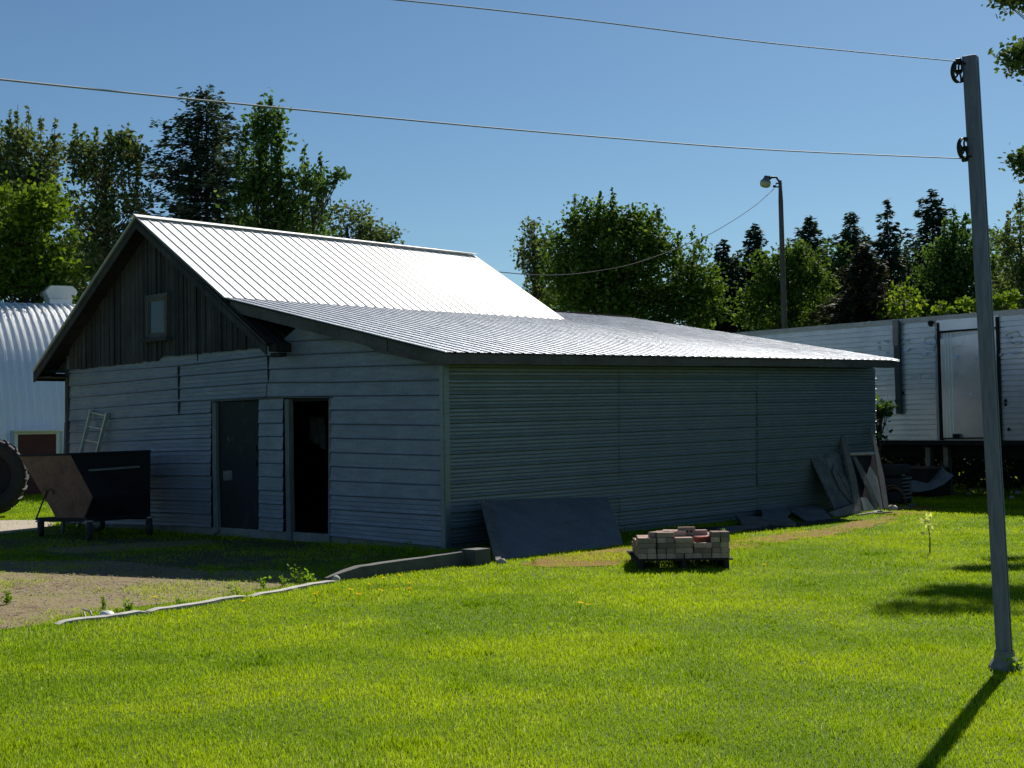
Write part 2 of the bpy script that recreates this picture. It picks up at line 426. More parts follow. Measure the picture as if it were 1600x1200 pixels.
# ------------------------------------------------------------------ grass (uncountable)
def make_grass():
    XS, YS, S = [], [], []
    zones = [(5.6, 8, 8200), (8, 11, 5800), (11, 15, 3500), (15, 20, 2200), (20, 30, 1150), (30, 46, 260)]
    for (a, b, dens) in zones:
        wmax = .40 * b + 2.8
        n = int((b - a) * 2 * wmax * dens)
        x = rng.uniform(-wmax, wmax, n); y = rng.uniform(a, b, n)
        k = np.abs(x) < .39 * y + 2.8
        XS.append(x[k]); YS.append(y[k]); S.append(np.full(k.sum(), math.sqrt(4200 / dens)))
    x = np.concatenate(XS); y = np.concatenate(YS); s = np.concatenate(S)
    qx, qy = x - C0[0], y - C0[1]
    u = qx * U[0] + qy * U[1]; v = qx * V[0] + qy * V[1]
    keep = ~((u > -.03) & (u < 9.0) & (v > -.03) & (v < 11))
    r = rng.random(len(x)); nz = smooth_noise(x * 2, y * 2, 3)
    dr = in_poly(x, y, DRIVE)
    keep &= ~(dr & (r > np.clip((nz + .25) * .42, .05, .6)))
    keep &= ~(in_poly(x, y, PADP) & (r > .03))
    keep &= ~(in_poly(x, y, SLAB) & (r > .12))
    for q in MOSS: keep &= ~(in_poly(x, y, q) & (r > np.clip(.62 + nz * .35, .3, .95)))
    # thin, longer grass in the strip shaded by the front wall
    shade = (v < 0) & (v > -3.2) & (u > 0)
    keep &= ~(shade & (r > np.clip(.34 + nz * .2, .1, .7)))
    x, y, s, nz, u, v, dr = [q[keep] for q in (x, y, s, nz, u, v, dr)]
    n = len(x)
    h = rng.uniform(.013, .033, n) * (1 + .22 * np.clip(nz, -1, 1)) * (1 + .5 * (rng.random(n) > .97)) * np.where(y > 30, 1.6, 1)
    nearwall = ((v < 0) & (v > -.5) & (u > -1) & (u < 9)) | ((u < 0) & (u > -.5) & (v > -1) & (v < 11))
    nearpal = (x > 1.15) & (x < 2.65) & (y > 16.0) & (y < 16.62); h = np.where(nearpal, h * rng.uniform(1.2, 3.2, n), h)
    h = np.where(nearwall, h * rng.uniform(1.2, 3.0, n), h); h = np.where(dr, h * .9, h)
    w = rng.uniform(.0017, .003, n) * s
    th = rng.uniform(0, 2 * np.pi, n); lean = rng.uniform(.1, .9, n) * h; ph = rng.uniform(0, 2 * np.pi, n)
    n2 = smooth_noise(x * 5.5, y * 5.5, 9); cl = (n2 > 1.6) & ~dr; h = np.where(cl, h * 1.35, h); w = np.where(cl, w * 1.5, w)
    wx, wy = np.cos(th) * w, np.sin(th) * w; lx, ly = np.cos(ph) * lean, np.sin(ph) * lean
    co = np.zeros((n, 5, 3), np.float32)
    co[:, 0] = np.stack([x - wx, y - wy, np.zeros(n)], 1); co[:, 1] = np.stack([x + wx, y + wy, np.zeros(n)], 1)
    co[:, 2] = np.stack([x + wx * .8 + lx * .35, y + wy * .8 + ly * .35, h * .6], 1)
    co[:, 3] = np.stack([x - wx * .8 + lx * .35, y - wy * .8 + ly * .35, h * .6], 1)
    co[:, 4] = np.stack([x + lx, y + ly, h], 1)
    i0 = np.arange(n)[:, None] * 5
    loops = (i0 + np.array([[0, 1, 2, 3, 3, 2, 4]])).ravel()
    counts = np.tile([4, 3], n)
    n2 = smooth_noise(x * 5.5, y * 5.5, 9); cl = (n2 > 1.6) & ~dr
    rn = np.clip(rng.normal(.45, .28, n) - np.where(cl, .38, 0) + .12 * np.clip(nz, -1.5, 1.5) + np.where(dr, .25, 0), 0, 1)
    o = np_mesh('grass', co.reshape(-1, 3), loops, counts, M['grass'], rnd=np.repeat(rn, 2))
    tag(o, 'short mown bright green grass covering the lawn', kind='stuff')
make_grass()

# ------------------------------------------------------------------ barn
barn = thing('barn', B(4.5, 0), 'long low old barn of grey metal siding with a plank gable and bright metal roof', 'barn')
COLS = [107, 279, 418, 530, 692]
ROWS = [
    (560, 551, 536, 530, 526), (584, 572, 556.5, 552, 545), (604, 588.5, 577.5, 574, 569.5), (622, 608, 598, 597.5, 594), (641, 628, 620.5, 619, 618),
    (658, 648, 640.5, 641, 640.5), (676, 667, 661, 663, 665), (693, 686, 681.5, 685, 688), (711, 705, 702.5, 707.5, 712),
    (728, 724, 723.5, 729.5, 735.5), (745, 743, 744.5, 752, 758.5), (763, 763, 766, 774.5, 782), (781, 782, 787, 796.5, 806),
    (799, 801.5, 808.5, 818, 830), (818, 822, 829.6, 839, 855)]
ROWS = [tuple(y - 22 for y in ROWS[0])] + [tuple(y + 0 for y in r) for r in ROWS]
def siding(cols, xs_seams, rows, plane, ztop, holes, mb, off=0.0, prof=None, zfloor=.1, step=(0, 0, 0, 0)):
    """rows of metal siding: each course is a strip with two shallow ribs and a lip"""
    RIB = [(0, -.011), (.06, -.004), (.28, .001), (.33, .0045), (.38, .001), (.60, .003), (.65, .0065), (.70, .003), (.90, .010), (.95, .014), (.975, .011), (1.0, -.011)]
    FLAT = [(0, -.010), (.06, -.004), (.2, .0), (.5, .003), (.8, .007), (.90, .010), (.95, .014), (.975, .011), (1.0, -.016)]
    n = NF if plane == 'F' else NS
    segs = list(zip(xs_seams[:-1], xs_seams[1:]))
    for si, (xa, xb) in enumerate(segs):
        ncol = max(2, int((xb - xa) / 22) + 1)
        xx = np.linspace(xa, xb, ncol)
        for k in range(len(rows) - 1):
            jit = rng.normal(0, .0025) + step[si]
            yt = np.interp(xx, cols, rows[k]); yb = np.interp(xx, cols, rows[k + 1])
            mid = (yt + yb) / 2
            if any(h[0] - 1 < (xa + xb) / 2 < h[1] + 1 and h[2] < mid.mean() < h[3] for h in holes): continue
            T = [pl(x, y, C0, n) for x, y in zip(xx, yt)]; Bm = [pl(x, y, C0, n) for x, y in zip(xx, yb)]
            vs = []; pr_ = prof or (FLAT if (xa > 400 and mid.mean() < 770) else RIB)
            for (tt, oo) in pr_:
                for a, b in zip(T, Bm):
                    p = a + (b - a) * tt
                    zt = ztop(*uv_of(p)); p = p.copy(); p[2] = max(min(p[2], zt), 0.0)
                    vs.append(p + n * (oo + off + jit + .012))
            fs = []
            for i in range(len(pr_) - 1):
                for j in range(ncol - 1):
                    a = i * ncol + j; fs.append((a, a + ncol, a + ncol + 1, a + 1))
            mb.add(vs, fs)
# roof heights (barn frame)
A_ = pl(212, 338, C0 + NF * .35, NF); L_ = pl(52, 580, C0 + NF * .35, NF); J_ = pl(350, 465, C0 + NF * .35, NF)
X_ = pl(415, 533, C0 + NF * .35, NF); E_ = pl(695, 550, C0 + NF * .35, NF)
uA, zA = uv_of(A_)[0], A_[2]; uL, zL = uv_of(L_)[0], L_[2]; uJ, zJ = uv_of(J_)[0], J_[2]
uX, zX = uv_of(X_)[0], X_[2]; uE, zE = uv_of(E_)[0], E_[2]
VR = 7.05          # main roof far end (v)
VE = 10.85         # annex far end
zEf = zE + .145
def lean_z(u, v):
    f = (v + .35) / (VE + .35); ze = zE + (zEf - zE) * f; k = (u - uE) / (uJ - uE)
    return ze + (zJ - .01 - ze) * k
def front_top(u, v):
    if u < 3.1: return lean_z(u, 0) - .1
    if u < uA: return min(lean_z(u, 0) - .1 if u < uJ else 99, zA + (zJ - zA) * (uA - u) / (uA - uJ) - .1)
    return zA + (zL - zA) * (u - uA) / (uL - uA) - .12
# front wall
mb = MB()
D1 = (331, 405, 0, 1000); D2 = (443, 516, 0, 1000)
rows_top = ROWS[:5 + 1]      # down to door heads
siding(COLS, [105, 278, 418, 692], ROWS[:6], 'F', front_top, [], mb, step=(0, .006, .001))
# row that carries the door heads is split round them
def rows_lo(a, b): return ROWS[a:b]
siding(COLS, [105, 331], ROWS[5:], 'F', front_top, [], mb)
siding(COLS, [405, 443], ROWS[5:], 'F', front_top, [], mb, off=-.006)
siding(COLS, [516, 692], ROWS[5:], 'F', front_top, [], mb)
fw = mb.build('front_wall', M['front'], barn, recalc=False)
# head trim above the doors fills the slice between course and door head
uD = [uv_of(onF(x, 700))[0] for x in (331, 405, 443, 516)]
# vertical seam strips
for (x, y0, y1, w) in ((278.5, 573, 648, 1.3), (418, 556, 598, .9), (308, 553, 569, .6)):
    mb = MB(); mb.prism([onF(x - w, y0, .026), onF(x + w, y0, .026), onF(x + w + 1, y1, .026), onF(x - w + 1, y1, .026)], NF, .02); mb.build('seam_strip', M['blacksteel'], barn)
mb = MB()
mb.prism([onF(x, y, .028) for x, y in [(330, 628), (440, 622), (518, 622), (518, 620), (440, 619.5), (330, 624.5)]], NF, .03)
mb.build('door_header', M['trim'], barn)
# concrete footing under the front wall
mb = MB()
za = .12
mb.box(B(4.47, .06, za / 2 - .1), 8.9, .1, za + .2, U, V); mb.box(B(.06, 5.35, 0 - .02), .1, 10.7, .2, U, V)
mb.build('foundation', M['concd'], barn, bevel=.01)
# corner trim
mb = MB()
mb.box(B(.012, -.032, 1.2), .07, .012, 2.34, U, V); mb.box(B(-.032, .012, 1.2), .012, .09, 2.34, U, V)
mb.build('corner_trim', M['side'], barn)
mb = MB(); mb.prism([onF(101.5, 577, .03), onF(107, 577, .03), onF(107, 830, .03), onF(101.5, 830, .03)], NF, .12)
mb.build('corner_board', M['wood'], barn)
# side wall
SC = [700, 965, 1182, 1366]
SL = [568, 592, 616.5, 638, 661.5, 686, 710, 733.5, 757, 778.5, 802, 826, 850.5, 874]
SR = [575.5, 592.5, 609, 626, 643, 659.7, 676.5, 692.5, 709.5, 726, 743, 760, 777, 794]
srow = []
for a, b in zip(SL, SR): srow.append(tuple(a + (b - a) * (x - 700) / 666. for x in SC))
mb = MB()
prof_s = [(0, -.010), (.07, -.002), (.23, .0), (.28, .0075), (.34, .0), (.49, .001), (.54, .0085), (.60, .001), (.73, .002), (.78, .0095), (.84, .003), (.90, .006), (.93, .020), (.975, .020), (1, -.012)]
def side_top(u, v): return lean_z(0, v) - .06
siding(SC, [699, 966, 1182], srow, 'S', side_top, [], mb, prof=prof_s, step=(0, .004))
prof_r = [(a, o * (1.4 if .2 < a < .86 else 1)) for a, o in prof_s]
siding(SC, [1181, 1366], srow, 'S', side_top, [], mb, prof=prof_r, step=(.014,))
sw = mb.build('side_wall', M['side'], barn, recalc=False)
# hidden walls and lining so that the inside is dark
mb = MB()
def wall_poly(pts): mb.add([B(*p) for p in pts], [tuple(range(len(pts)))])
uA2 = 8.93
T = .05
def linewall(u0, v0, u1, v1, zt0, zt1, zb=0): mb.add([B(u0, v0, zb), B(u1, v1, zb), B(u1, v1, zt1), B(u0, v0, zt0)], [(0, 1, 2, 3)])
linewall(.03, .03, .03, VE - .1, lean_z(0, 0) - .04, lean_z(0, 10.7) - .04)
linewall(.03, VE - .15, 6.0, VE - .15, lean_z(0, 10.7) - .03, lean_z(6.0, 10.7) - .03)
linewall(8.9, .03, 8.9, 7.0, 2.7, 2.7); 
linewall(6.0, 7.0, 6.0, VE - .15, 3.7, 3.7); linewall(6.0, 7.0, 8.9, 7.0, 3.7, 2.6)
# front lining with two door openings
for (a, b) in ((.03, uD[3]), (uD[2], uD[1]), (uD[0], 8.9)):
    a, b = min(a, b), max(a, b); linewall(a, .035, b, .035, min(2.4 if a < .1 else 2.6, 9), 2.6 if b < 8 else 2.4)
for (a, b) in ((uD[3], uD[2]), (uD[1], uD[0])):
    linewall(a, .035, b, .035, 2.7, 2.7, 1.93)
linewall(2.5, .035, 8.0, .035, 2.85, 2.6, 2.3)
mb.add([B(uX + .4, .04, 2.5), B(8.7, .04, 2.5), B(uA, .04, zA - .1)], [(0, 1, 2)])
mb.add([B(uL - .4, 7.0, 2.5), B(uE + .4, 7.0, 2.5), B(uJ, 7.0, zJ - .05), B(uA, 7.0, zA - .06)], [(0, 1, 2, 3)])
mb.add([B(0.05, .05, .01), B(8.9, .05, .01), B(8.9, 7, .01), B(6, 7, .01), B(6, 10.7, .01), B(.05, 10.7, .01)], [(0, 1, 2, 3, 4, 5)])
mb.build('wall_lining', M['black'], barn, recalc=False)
# gable boards
mb = MB()
x = 108.0
gb = [(104, 579), (248, 562.5), (249, 557), (300, 553.5), (404, 543)]
while x < 404:
    w = random.uniform(5.5, 9.5); x2 = min(404, x + w)
    ub = []
    o = random.uniform(.03, .045)
    pts = []
    for xx in (x + .25, x2 - .25):
        yb = np.interp(xx, [g[0] for g in gb], [g[1] for g in gb]) + random.uniform(-.8, 1.2)
        pb = onF(xx, yb, o); u_ = uv_of(pb)[0]
        zt = zA + (zL - zA) * (u_ - uA) / (uL - uA) if u_ > uA else zA + (zX - zA) * (uA - u_) / (uA - uX)
        zt -= .06
        if zt < pb[2] + .02: zt = pb[2] + .02
        pt = pb.copy(); pt[2] = zt; pts.append((pb, pt))
    mb.prism([pts[0][0], pts[1][0], pts[1][1], pts[0][1]], NF, .022)
    if random.random() < .45:       # batten over the joint
        c, tpp = pts[1]
        if tpp[2] > c[2] + .3: mb.prism([c + U * .02 + NF * .015, c - U * .02 + NF * .015, tpp - U * .02 + NF * .015 - Z * .03, tpp + U * .02 + NF * .015 - Z * .03], NF, .014)
    x = x2
mb.build('gable_wall', M['wood'], barn)
# gable window
def frameq(pxq, off, th, m, name, parent, bev=0):
    mb = MB(); mb.prism([onF(a, b, off) for a, b in pxq], NF, th); return mb.build(name, m, parent, bevel=bev)
win = MB()
for q in ([(226.5, 466), (232, 464.5), (232, 529), (227.5, 529)], [(256, 461), (260.5, 460), (260, 527), (257, 527)], [(226, 462), (261, 457), (261, 467), (226, 471)], [(231, 521), (258, 519), (258, 527), (231, 528)]):
    win.prism([onF(a, b, .10) for a, b in q], NF, .07)
wobj = win.build('window', M['trim'], barn)
frameq([(231.5, 470), (257, 467), (257, 520), (231.5, 522)], .078, .006, M['glass'], 'pane', wobj)
mb = MB(); mb.prism([onF(219, 529.5, .16), onF(259, 526, .16), onF(259, 531.5, .16), onF(219, 535.5, .16)], NF, .12); mb.build('sill', M['wood'], wobj)
mb = MB()
for q in ([(231.5, 469.5), (234, 469.3), (234, 522), (231.5, 522)], [(254.8, 467), (257, 467), (257, 520), (254.8, 520)], [(231.5, 469), (257, 466), (257, 469), (231.5, 472)]):
    mb.prism([onF(a, b, .088) for a, b in q], NF, .02)
mb.build('sash', M['greywood'], wobj)
# doors
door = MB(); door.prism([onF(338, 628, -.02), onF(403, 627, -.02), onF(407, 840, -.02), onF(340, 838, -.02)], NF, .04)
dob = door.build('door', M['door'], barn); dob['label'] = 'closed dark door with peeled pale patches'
mb = MB(); mb.prism([onF(348.5, 736, -.016), onF(362, 735, -.016), onF(363, 750, -.016), onF(349, 751, -.016)], NF, .003)
mb.build('paint_patch', M['greywood'], dob)
for yy in (700, 724):
    mb = MB(); mb.box(onF(400, yy, -.01), .03, .02, .09, U, V); mb.build('latch', M['iron'], dob)
jb = MB()
jb.prism([onF(331, 629, .03), onF(337, 629, .03), onF(337.5, 720, .03), onF(341, 830, .03), onF(334, 836, .03), onF(332, 730, .03)], NF, .08)
jb.build('door_frame', M['jamb'], barn)
jb = MB()
jb.prism([onF(444.5, 624, .03), onF(451, 624, .03), onF(452, 735, .03), onF(454.5, 846, .03), onF(447.5, 846, .03), onF(446, 735, .03)], NF, .08)
jb.prism([onF(513.5, 624, .02), onF(516.5, 624, .02), onF(515, 848, .02), onF(512.5, 848, .02)], NF, .08)
jb.build('door_frame', M['jamb'], barn)
# main roof (ribbed sheets)
def ribbed(mb, P00, P01, P10, P11, spacing, h=.012, rw=.03, sag=None, thick=.02, nseg=8):
    """patch: P00-P01 along ridge direction, P10-P11 lower edge; ribs run from 0x to 1x"""
    L = np.linalg.norm(P01 - P00); Lb = np.linalg.norm(P11 - P10); L = max(L, Lb)
    n = int(L / spacing); prof = []
    for i in range(n + 1):
        c = i * spacing
        for (d, o) in ((-rw * .5, 0), (-rw * .28, h), (rw * .28, h), (rw * .5, 0)): prof.append(((c + d) / L, o))
        prof.append(((c + spacing * .36) / L, 0.0)); prof.append(((c + spacing * .5) / L, .004)); prof.append(((c + spacing * .64) / L, 0.0))
    prof = [(min(max(a, 0), 1), o) for a, o in prof]
    nn = unit(np.cross(P01 - P00, P10 - P00)); nn = nn if nn[2] > 0 else -nn
    vs = []; fs = []; m = len(prof)
    for k in range(nseg + 1):
        tt = k / nseg
        for (a, o) in prof:
            top = P00 + (P01 - P00) * a; bot = P10 + (P11 - P10) * a
            p = top + (bot - top) * tt
            w = 0.0
            vs.append(p + nn * (o + w))
    for k in range(nseg):
        for j in range(m - 1):
            a = k * m + j; fs.append((a, a + m, a + m + 1, a + 1))
    # underside
    k0 = len(vs); mu = 12
    for k in range(nseg + 1):
        for j in range(mu + 1):
            top = P00 + (P01 - P00) * (j / mu); bot = P10 + (P11 - P10) * (j / mu); vs.append(top + (bot - top) * (k / nseg) - nn * thick)
    for k in range(nseg):
        for j in range(mu):
            a = k0 + k * (mu + 1) + j; fs.append((a, a + 1, a + mu + 2, a + mu + 1))
    mb.add(vs, fs)
def bp(u, v, z): return B(u, v, z)
mb = MB()
ribbed(mb, bp(uA, -.37, zA), bp(uA, VR, zA - .05), bp(uJ - .02, -.37, zJ + .005), bp(uJ - .02, VR + .05, zJ - .03), .195)
ribbed(mb, bp(uA, -.37, zA), bp(uA, VR, zA - .05), bp(uL, -.37, zL), bp(uL, VR, zL), .195)
mb.build('roof', M['roof'], barn, recalc=False)
mb = MB()      # ridge cap
for s_, (uu, zz) in enumerate(((uA - .09, zA - .035), (uA + .09, zA - .045))):
    mb.add([bp(uA, -.39, zA + .035), bp(uA, VR + .02, zA - .015), bp(uu, VR + .02, zz), bp(uu, -.39, zz + .02)], [(0, 1, 2, 3)])
mb.build('ridge_cap', M['roof'], barn, recalc=False)
# remaining lower piece of the old roof under the lean-to
mb = MB()
ribbed(mb, bp(uJ, -.36, zJ - .03), bp(uJ, .6, zJ - .03), bp(uX - .1, -.36, zX - .03), bp(uX - .1, .6, zX - .03), .195)
mb.build('old_eave', M['wooddark'], barn, recalc=False)
mb = MB()
mb.box(bp(uX - .06, -.08, zX - .085), .16, .42, .12, U, V); mb.box(bp(uX - .09, -.2, zX - .19), .2, .14, .06, U, V)
mb.build('eave_box', M['wooddark'], barn, bevel=.01)
# rake boards
mb = MB()
def rake(a, b, w, off, th=.03, drop=0.0):
    a = a - Z * drop; b = b - Z * drop
    mb.prism([a + NF * off, b + NF * off, b - Z * w + NF * off, a - Z * w + NF * off], NF, th)
rake(A_, L_, .17, .0, drop=.015); rake(A_, X_, .17, .0, drop=.015)
rb = mb.build('rake_board', M['wood'], barn)
mb = MB()   # soffit boards under the left overhang and right overhang
for (P, Q) in ((A_, L_), (A_, X_)):
    for k in range(9):
        f0 = k / 9; f1 = (k + .96) / 9
        a = P + (Q - P) * f0 - Z * .08; b = P + (Q - P) * f1 - Z * .08
        mb.prism([a + V * .0, b, b + V * .36, a + V * .36], unit(np.cross(V, Q - P)), .02)
mb.build('soffit', M['wooddark'], barn)
mb = MB()   # lookout tips at the low left corner
mb.bar(bp(uL - .02, -.33, zL - .1), bp(uL - .02, 6.9, zL - .1), .04, .13)
mb.prism([onF(60, 578, .3), onF(104, 578, .02), onF(104, 581, .02), onF(58, 581, .3)], Z, .02)
mb.prism([bp(8.9, -.33, zL - .1), bp(uL, -.33, zL - .1), bp(uL, 7, zL - .1), bp(8.9, 7, zL - .1)], Z, .02)
mb.build('left_fascia', M['wooddark'], barn)
# lean-to roof
mb = MB()
ribbed(mb, bp(uJ, -.37, zJ), bp(uJ, VE + .12, lean_z(uJ, VE)), bp(uE, -.37, zE), bp(uE, VE + .12, zEf), .205, h=.0115, rw=.05, nseg=14)
uT, zT = 5.78, lean_z(5.78, VE)
VB = -.37 + 36 * .205
ribbed(mb, bp(uT, VB, lean_z(uT, VR)), bp(uT, VE + .12, zT), bp(uJ, VB, lean_z(uJ, VB)), bp(uJ, VE + .12, lean_z(uJ, VE)), .205, h=.0115, rw=.05, nseg=6)
ribbed(mb, bp(uT, VR + .01, lean_z(uT, VR)), bp(uT, VE + .12, zT), bp(uT + 3.0, VR + .01, zT - .8), bp(uT + 3.0, VE + .12, zT - .8), .205)
mb.build('lean_to_roof', M['leanroof'], barn, recalc=False)
mb = MB(); mb.bar(bp(uT, VR + .0, zT + .02), bp(uT, VE + .1, zT + .02), .18, .02); mb.build('annex_ridge_cap', M['rust'], barn)
# lean-to rake board and eave fascia
mb = MB()
mid_u = uv_of(pl(603, 530, C0 + NF * .35, NF))[0]
def lp(u, v, d): return bp(u, v, lean_z(u, v) - d)
for (u0, u1, w, off) in ((uJ - .12, mid_u, .15, .335), (mid_u - .01, uE + .02, .14, .325)):
    mb.prism([lp(u0, -off, .02), lp(u1, -off, .02), lp(u1, -off, .02 + w), lp(u0, -off, .02 + w)], NF, .03)
mb.prism([lp(1.2, -.3, .15), lp(uE + .05, -.3, .15), lp(uE + .05, -.3, .185), lp(.9, -.3, .22)], NF, .025)
mb.build('rake_board', M['trim'], barn)
mb = MB(); k = 0; vv = -.33
while vv < VE - .1:
    v2 = min(VE - .0, vv + random.uniform(1.9, 3.3))
    o = random.uniform(-.006, .006)
    mb.prism([bp(uE + .02 + o, vv + .004, lean_z(uE, vv) - .02), bp(uE + .02 + o, v2 - .004, lean_z(uE, v2) - .02), bp(uE + .02 + o, v2 - .004, lean_z(uE, v2) - .14 + o), bp(uE + .02 + o, vv + .004, lean_z(uE, vv) - .14 + o)], NS, .03)
    vv = v2
mb.build('eave_fascia', M['trim'], barn)
mb = MB()
mb.prism([lp(uE + .03, -.32, .05), lp(uE + .03, VE - .02, .05), lp(0.02, VE - .02, .05), lp(.02, -.32, .05)], Z, .012)
mb.prism([lp(uJ - .2, -.32, .06), lp(uE + .03, -.32, .06), lp(uE + .03, .03, .06), lp(uJ - .2, .03, .06)], Z, .012)
mb.build('lean_to_soffit', M['wooddark'], barn)

# things seen dimly inside the open doorway
d = thing('hanging_cloth', B(3.3, .9, 1.2), 'pale cloth hanging in the dark inside the open right doorway', 'cloth')
mb = MB(); vs = []; fs = []
for i in range(9):
    for j in range(7):
        vs.append(B(3.38 + .045 * i - .02 * j * .3, .85 + .04 * math.sin(i * 1.7 + j * .4), 1.72 - j * .08 * (1 - .04 * i)))
for i in range(8):
    for j in range(6): a = i * 7 + j; fs.append((a, a + 1, a + 8, a + 7))
mb.add(vs, fs); o = mb.build('cloth', M['trim'], d, smooth=True)
md = o.modifiers.new('thick', 'SOLIDIFY'); md.thickness = .006

# ------------------------------------------------------------------ ladder and plank by the front wall
def ladder():
    tl, tr = onF(143, 640, .06), onF(168, 645, .06)
    bl, br = gnd(98, 826), gnd(122, 824)
    r = thing('ladder', (bl + br) / 2, 'pale aluminium ladder leaning on the grey front wall behind the rusty hopper cart', 'ladder')
    for a, b in ((bl, tl), (br, tr)):
        mb = MB(); mb.bar(a, b, .03, .06, NF); mb.build('rail', M['alu'], r)
    L = np.linalg.norm(tl - bl); k = .22
    for y in range(9):
        f = .04 + y * .117
        if f > .99: break
        mb = MB(); mb.tube([bl + (tl - bl) * f, br + (tr - br) * f], .014, 8); mb.build('rung', M['alu'], r)
ladder()
o = thing('plank', onF(102, 830, .15), 'grey plank upright against the far left corner of the barn', 'plank')
mb = MB(); mb.bar(gnd(98, 833) * 1.0, onF(103.5, 658, .1), .09, .03, NF); mb.build('board', M['trim'], o)

# ------------------------------------------------------------------ hopper cart
def hopper():
    Pn = gnd(135, 844); n = NF
    def q(x, y, off=0): return pl(x, y, Pn + n * off, n)
    r = thing('hopper_cart', Pn, 'rusty brown and black steel hopper cart on caster wheels before the left of the barn', 'hopper cart')
    near = [q(*p) for p in [(30, 712), (110, 710), (145, 776), (132, 810), (88, 810), (80, 794)]]
    L = 1.2
    tgt = [(160, 707), (235, 705), (235, 770), (235, 812), (190, 812), (188, 790)]
    Pf = Pn + V * L
    far = [pl(x, y, Pf, n) for x, y in tgt]
    fl = [near[0] + V * L, far[1], far[2], far[3], near[4] + V * L, near[5] + V * L]
    mb = MB(); m = 6
    vs = near + fl; fs = [tuple(range(6, 12))]
    for i in range(1, 6): j = (i + 1) % 6; fs.append((i, j, j + 6, i + 6))
    mb.add(vs, fs)
    mb.add([p + n * -.01 for p in near], [tuple(range(6))])
    o = mb.build('bin', M['blacksteel'], r); sd = o.modifiers.new('s', 'SOLIDIFY'); sd.thickness = .012
    mb = MB(); mb.prism([p + n * .006 for p in near], n, .006); mb.build('end_plate', M['panel'], r)
    mb = MB()
    mb.tube([near[0] + n * .01, near[1] + n * .01], .016, 6); mb.tube([near[1] + n * .01, far[1]], .02, 6); mb.tube([near[0], fl[0]], .016, 6); mb.tube([fl[0], far[1]], .016, 6)
    mb.build('rim', M['blacksteel'], r)
    mb = MB()    # stiffening rib on the long side
    a = near[1] + (far[1] - near[1]) * .15 - Z * .24 + NS * .14; b = near[1] + (far[1] - near[1]) * .8 - Z * .22 + NS * .12
    mb.bar(a, b, .02, .03); mb.build('side_rib', M['steel'], r)
    zf = near[4][2] - .01
    c1, c2 = q(60, 812), q(140, 812)
    c3 = c2 + V * (L - .22); c4 = c1 + V * (L - .22)
    mb = MB()
    for a, b in ((c1, c2), (c2, c3), (c3, c4), (c4, c1)): mb.bar(a, b, .06, .06)
    mb.build('base_frame', M['blacksteel'], r)
    mb = MB()
    mb.tube([q(73, 768, .02), q(56, 812, .02)], .014, 6); mb.build('prop_bar', M['rust'], r); mb = MB(); mb.tube([q(145, 776, .02), q(131, 812, .02)], .014, 6); mb.build('prop_bar', M['rust'], r); mb = MB(); mb.tube([q(70, 766, .02), q(80, 764, .02), q(84, 772, .02)], .012, 6)
    mb.build('hook', M['rust'], r)
    for c in (c1 - U * .05 + U * -.02, c2, c3, c4):
        z0 = c[2]; wc = np.array([c[0], c[1], .138]); ax = unit(V * .8 + U * random.uniform(-.5, .5))
        mb = MB(); tyre = [(-.035, .08), (-.035, .125), (-.018, .138), (.018, .138), (.035, .125), (.035, .08)]
        mb.lathe(tyre, wc, ax, 22, close=True)
        wh = mb.build('caster_wheel', M['rubber'], r, smooth=True)
        mb = MB(); mb.lathe([(-.02, .0), (-.025, .03), (-.012, .085), (.012, .085), (.025, .03), (.02, 0)], wc, ax, 18); mb.build('hub', M['steel'], wh)
        mb = MB()
        for s in (-1, 1): mb.bar(wc + ax * .045 * s, np.array([wc[0], wc[1], z0]) + ax * .045 * s, .03, .01, ax)
        mb.box(np.array([wc[0], wc[1], z0 - .02]), .12, .12, .02); mb.build('caster_fork', M['steel'], wh)
hopper()

# ------------------------------------------------------------------ tractor tyres at the left edge
def tyre(c, R, W, ax, label, cat='tyre', lugs=22, group=None, disc=False):
    c = np.array(c, float); ax = unit(ax)
    r = thing('tractor_tyre' if lugs else 'tyre', (c[0], c[1], 0 if abs(ax[2]) < .7 else c[2] - W / 2), label, cat, group)
    p = [(-W / 2 * .8, R * .55), (-W / 2, R * .75), (-W / 2 * .96, R * .87), (-W / 2 * .75, R * .93), (0, R * .95), (W / 2 * .75, R * .93), (W / 2 * .96, R * .87), (W / 2, R * .75), (W / 2 * .8, R * .55), (W / 2 * .7, R * .56), (W / 2 * .86, R * .76), (0, R * .88), (-W / 2 * .86, R * .76), (-W / 2 * .7, R * .56)]
    mb = MB(); mb.lathe(p, c, ax, 48, close=True); mb.build('carcass', M['rubber'], r, smooth=True)
    if disc:
        mb = MB(); mb.lathe([(W * .12, 0), (W * .12, R * .3), (W * .3, R * .5), (W * .32, R * .57), (-W * .3, R * .57), (-W * .1, 0)], c, ax, 36); mb.build('wheel_rim', M['blacksteel'], r, smooth=True)
    if lugs:
        ref = Z if abs(ax[2]) < .9 else np.array([1., 0, 0]); x = unit(np.cross(ref, ax)); y = np.cross(ax, x)
        mb = MB()
        for k in range(lugs * 2):
            s = 1 if k % 2 else -1; t0 = math.pi * k / lugs; pts = []
            for f in np.linspace(0, 1, 5):
                t_ = t0 + f * .16; h = s * W / 2 * (.98 * (1 - f)); rr = R * (.955 - .05 * (1 - f) ** 3)
                pts.append(c + ax * h + (x * math.cos(t_) + y * math.sin(t_)) * rr)
            for a, b in zip(pts[:-1], pts[1:]):
                rad = unit((a + b) / 2 - c - ax * np.dot((a + b) / 2 - c, ax)); mb.bar(a, b, R * .05, R * .06, rad)
        mb.build('tread', M['rubber'], r)
    return r
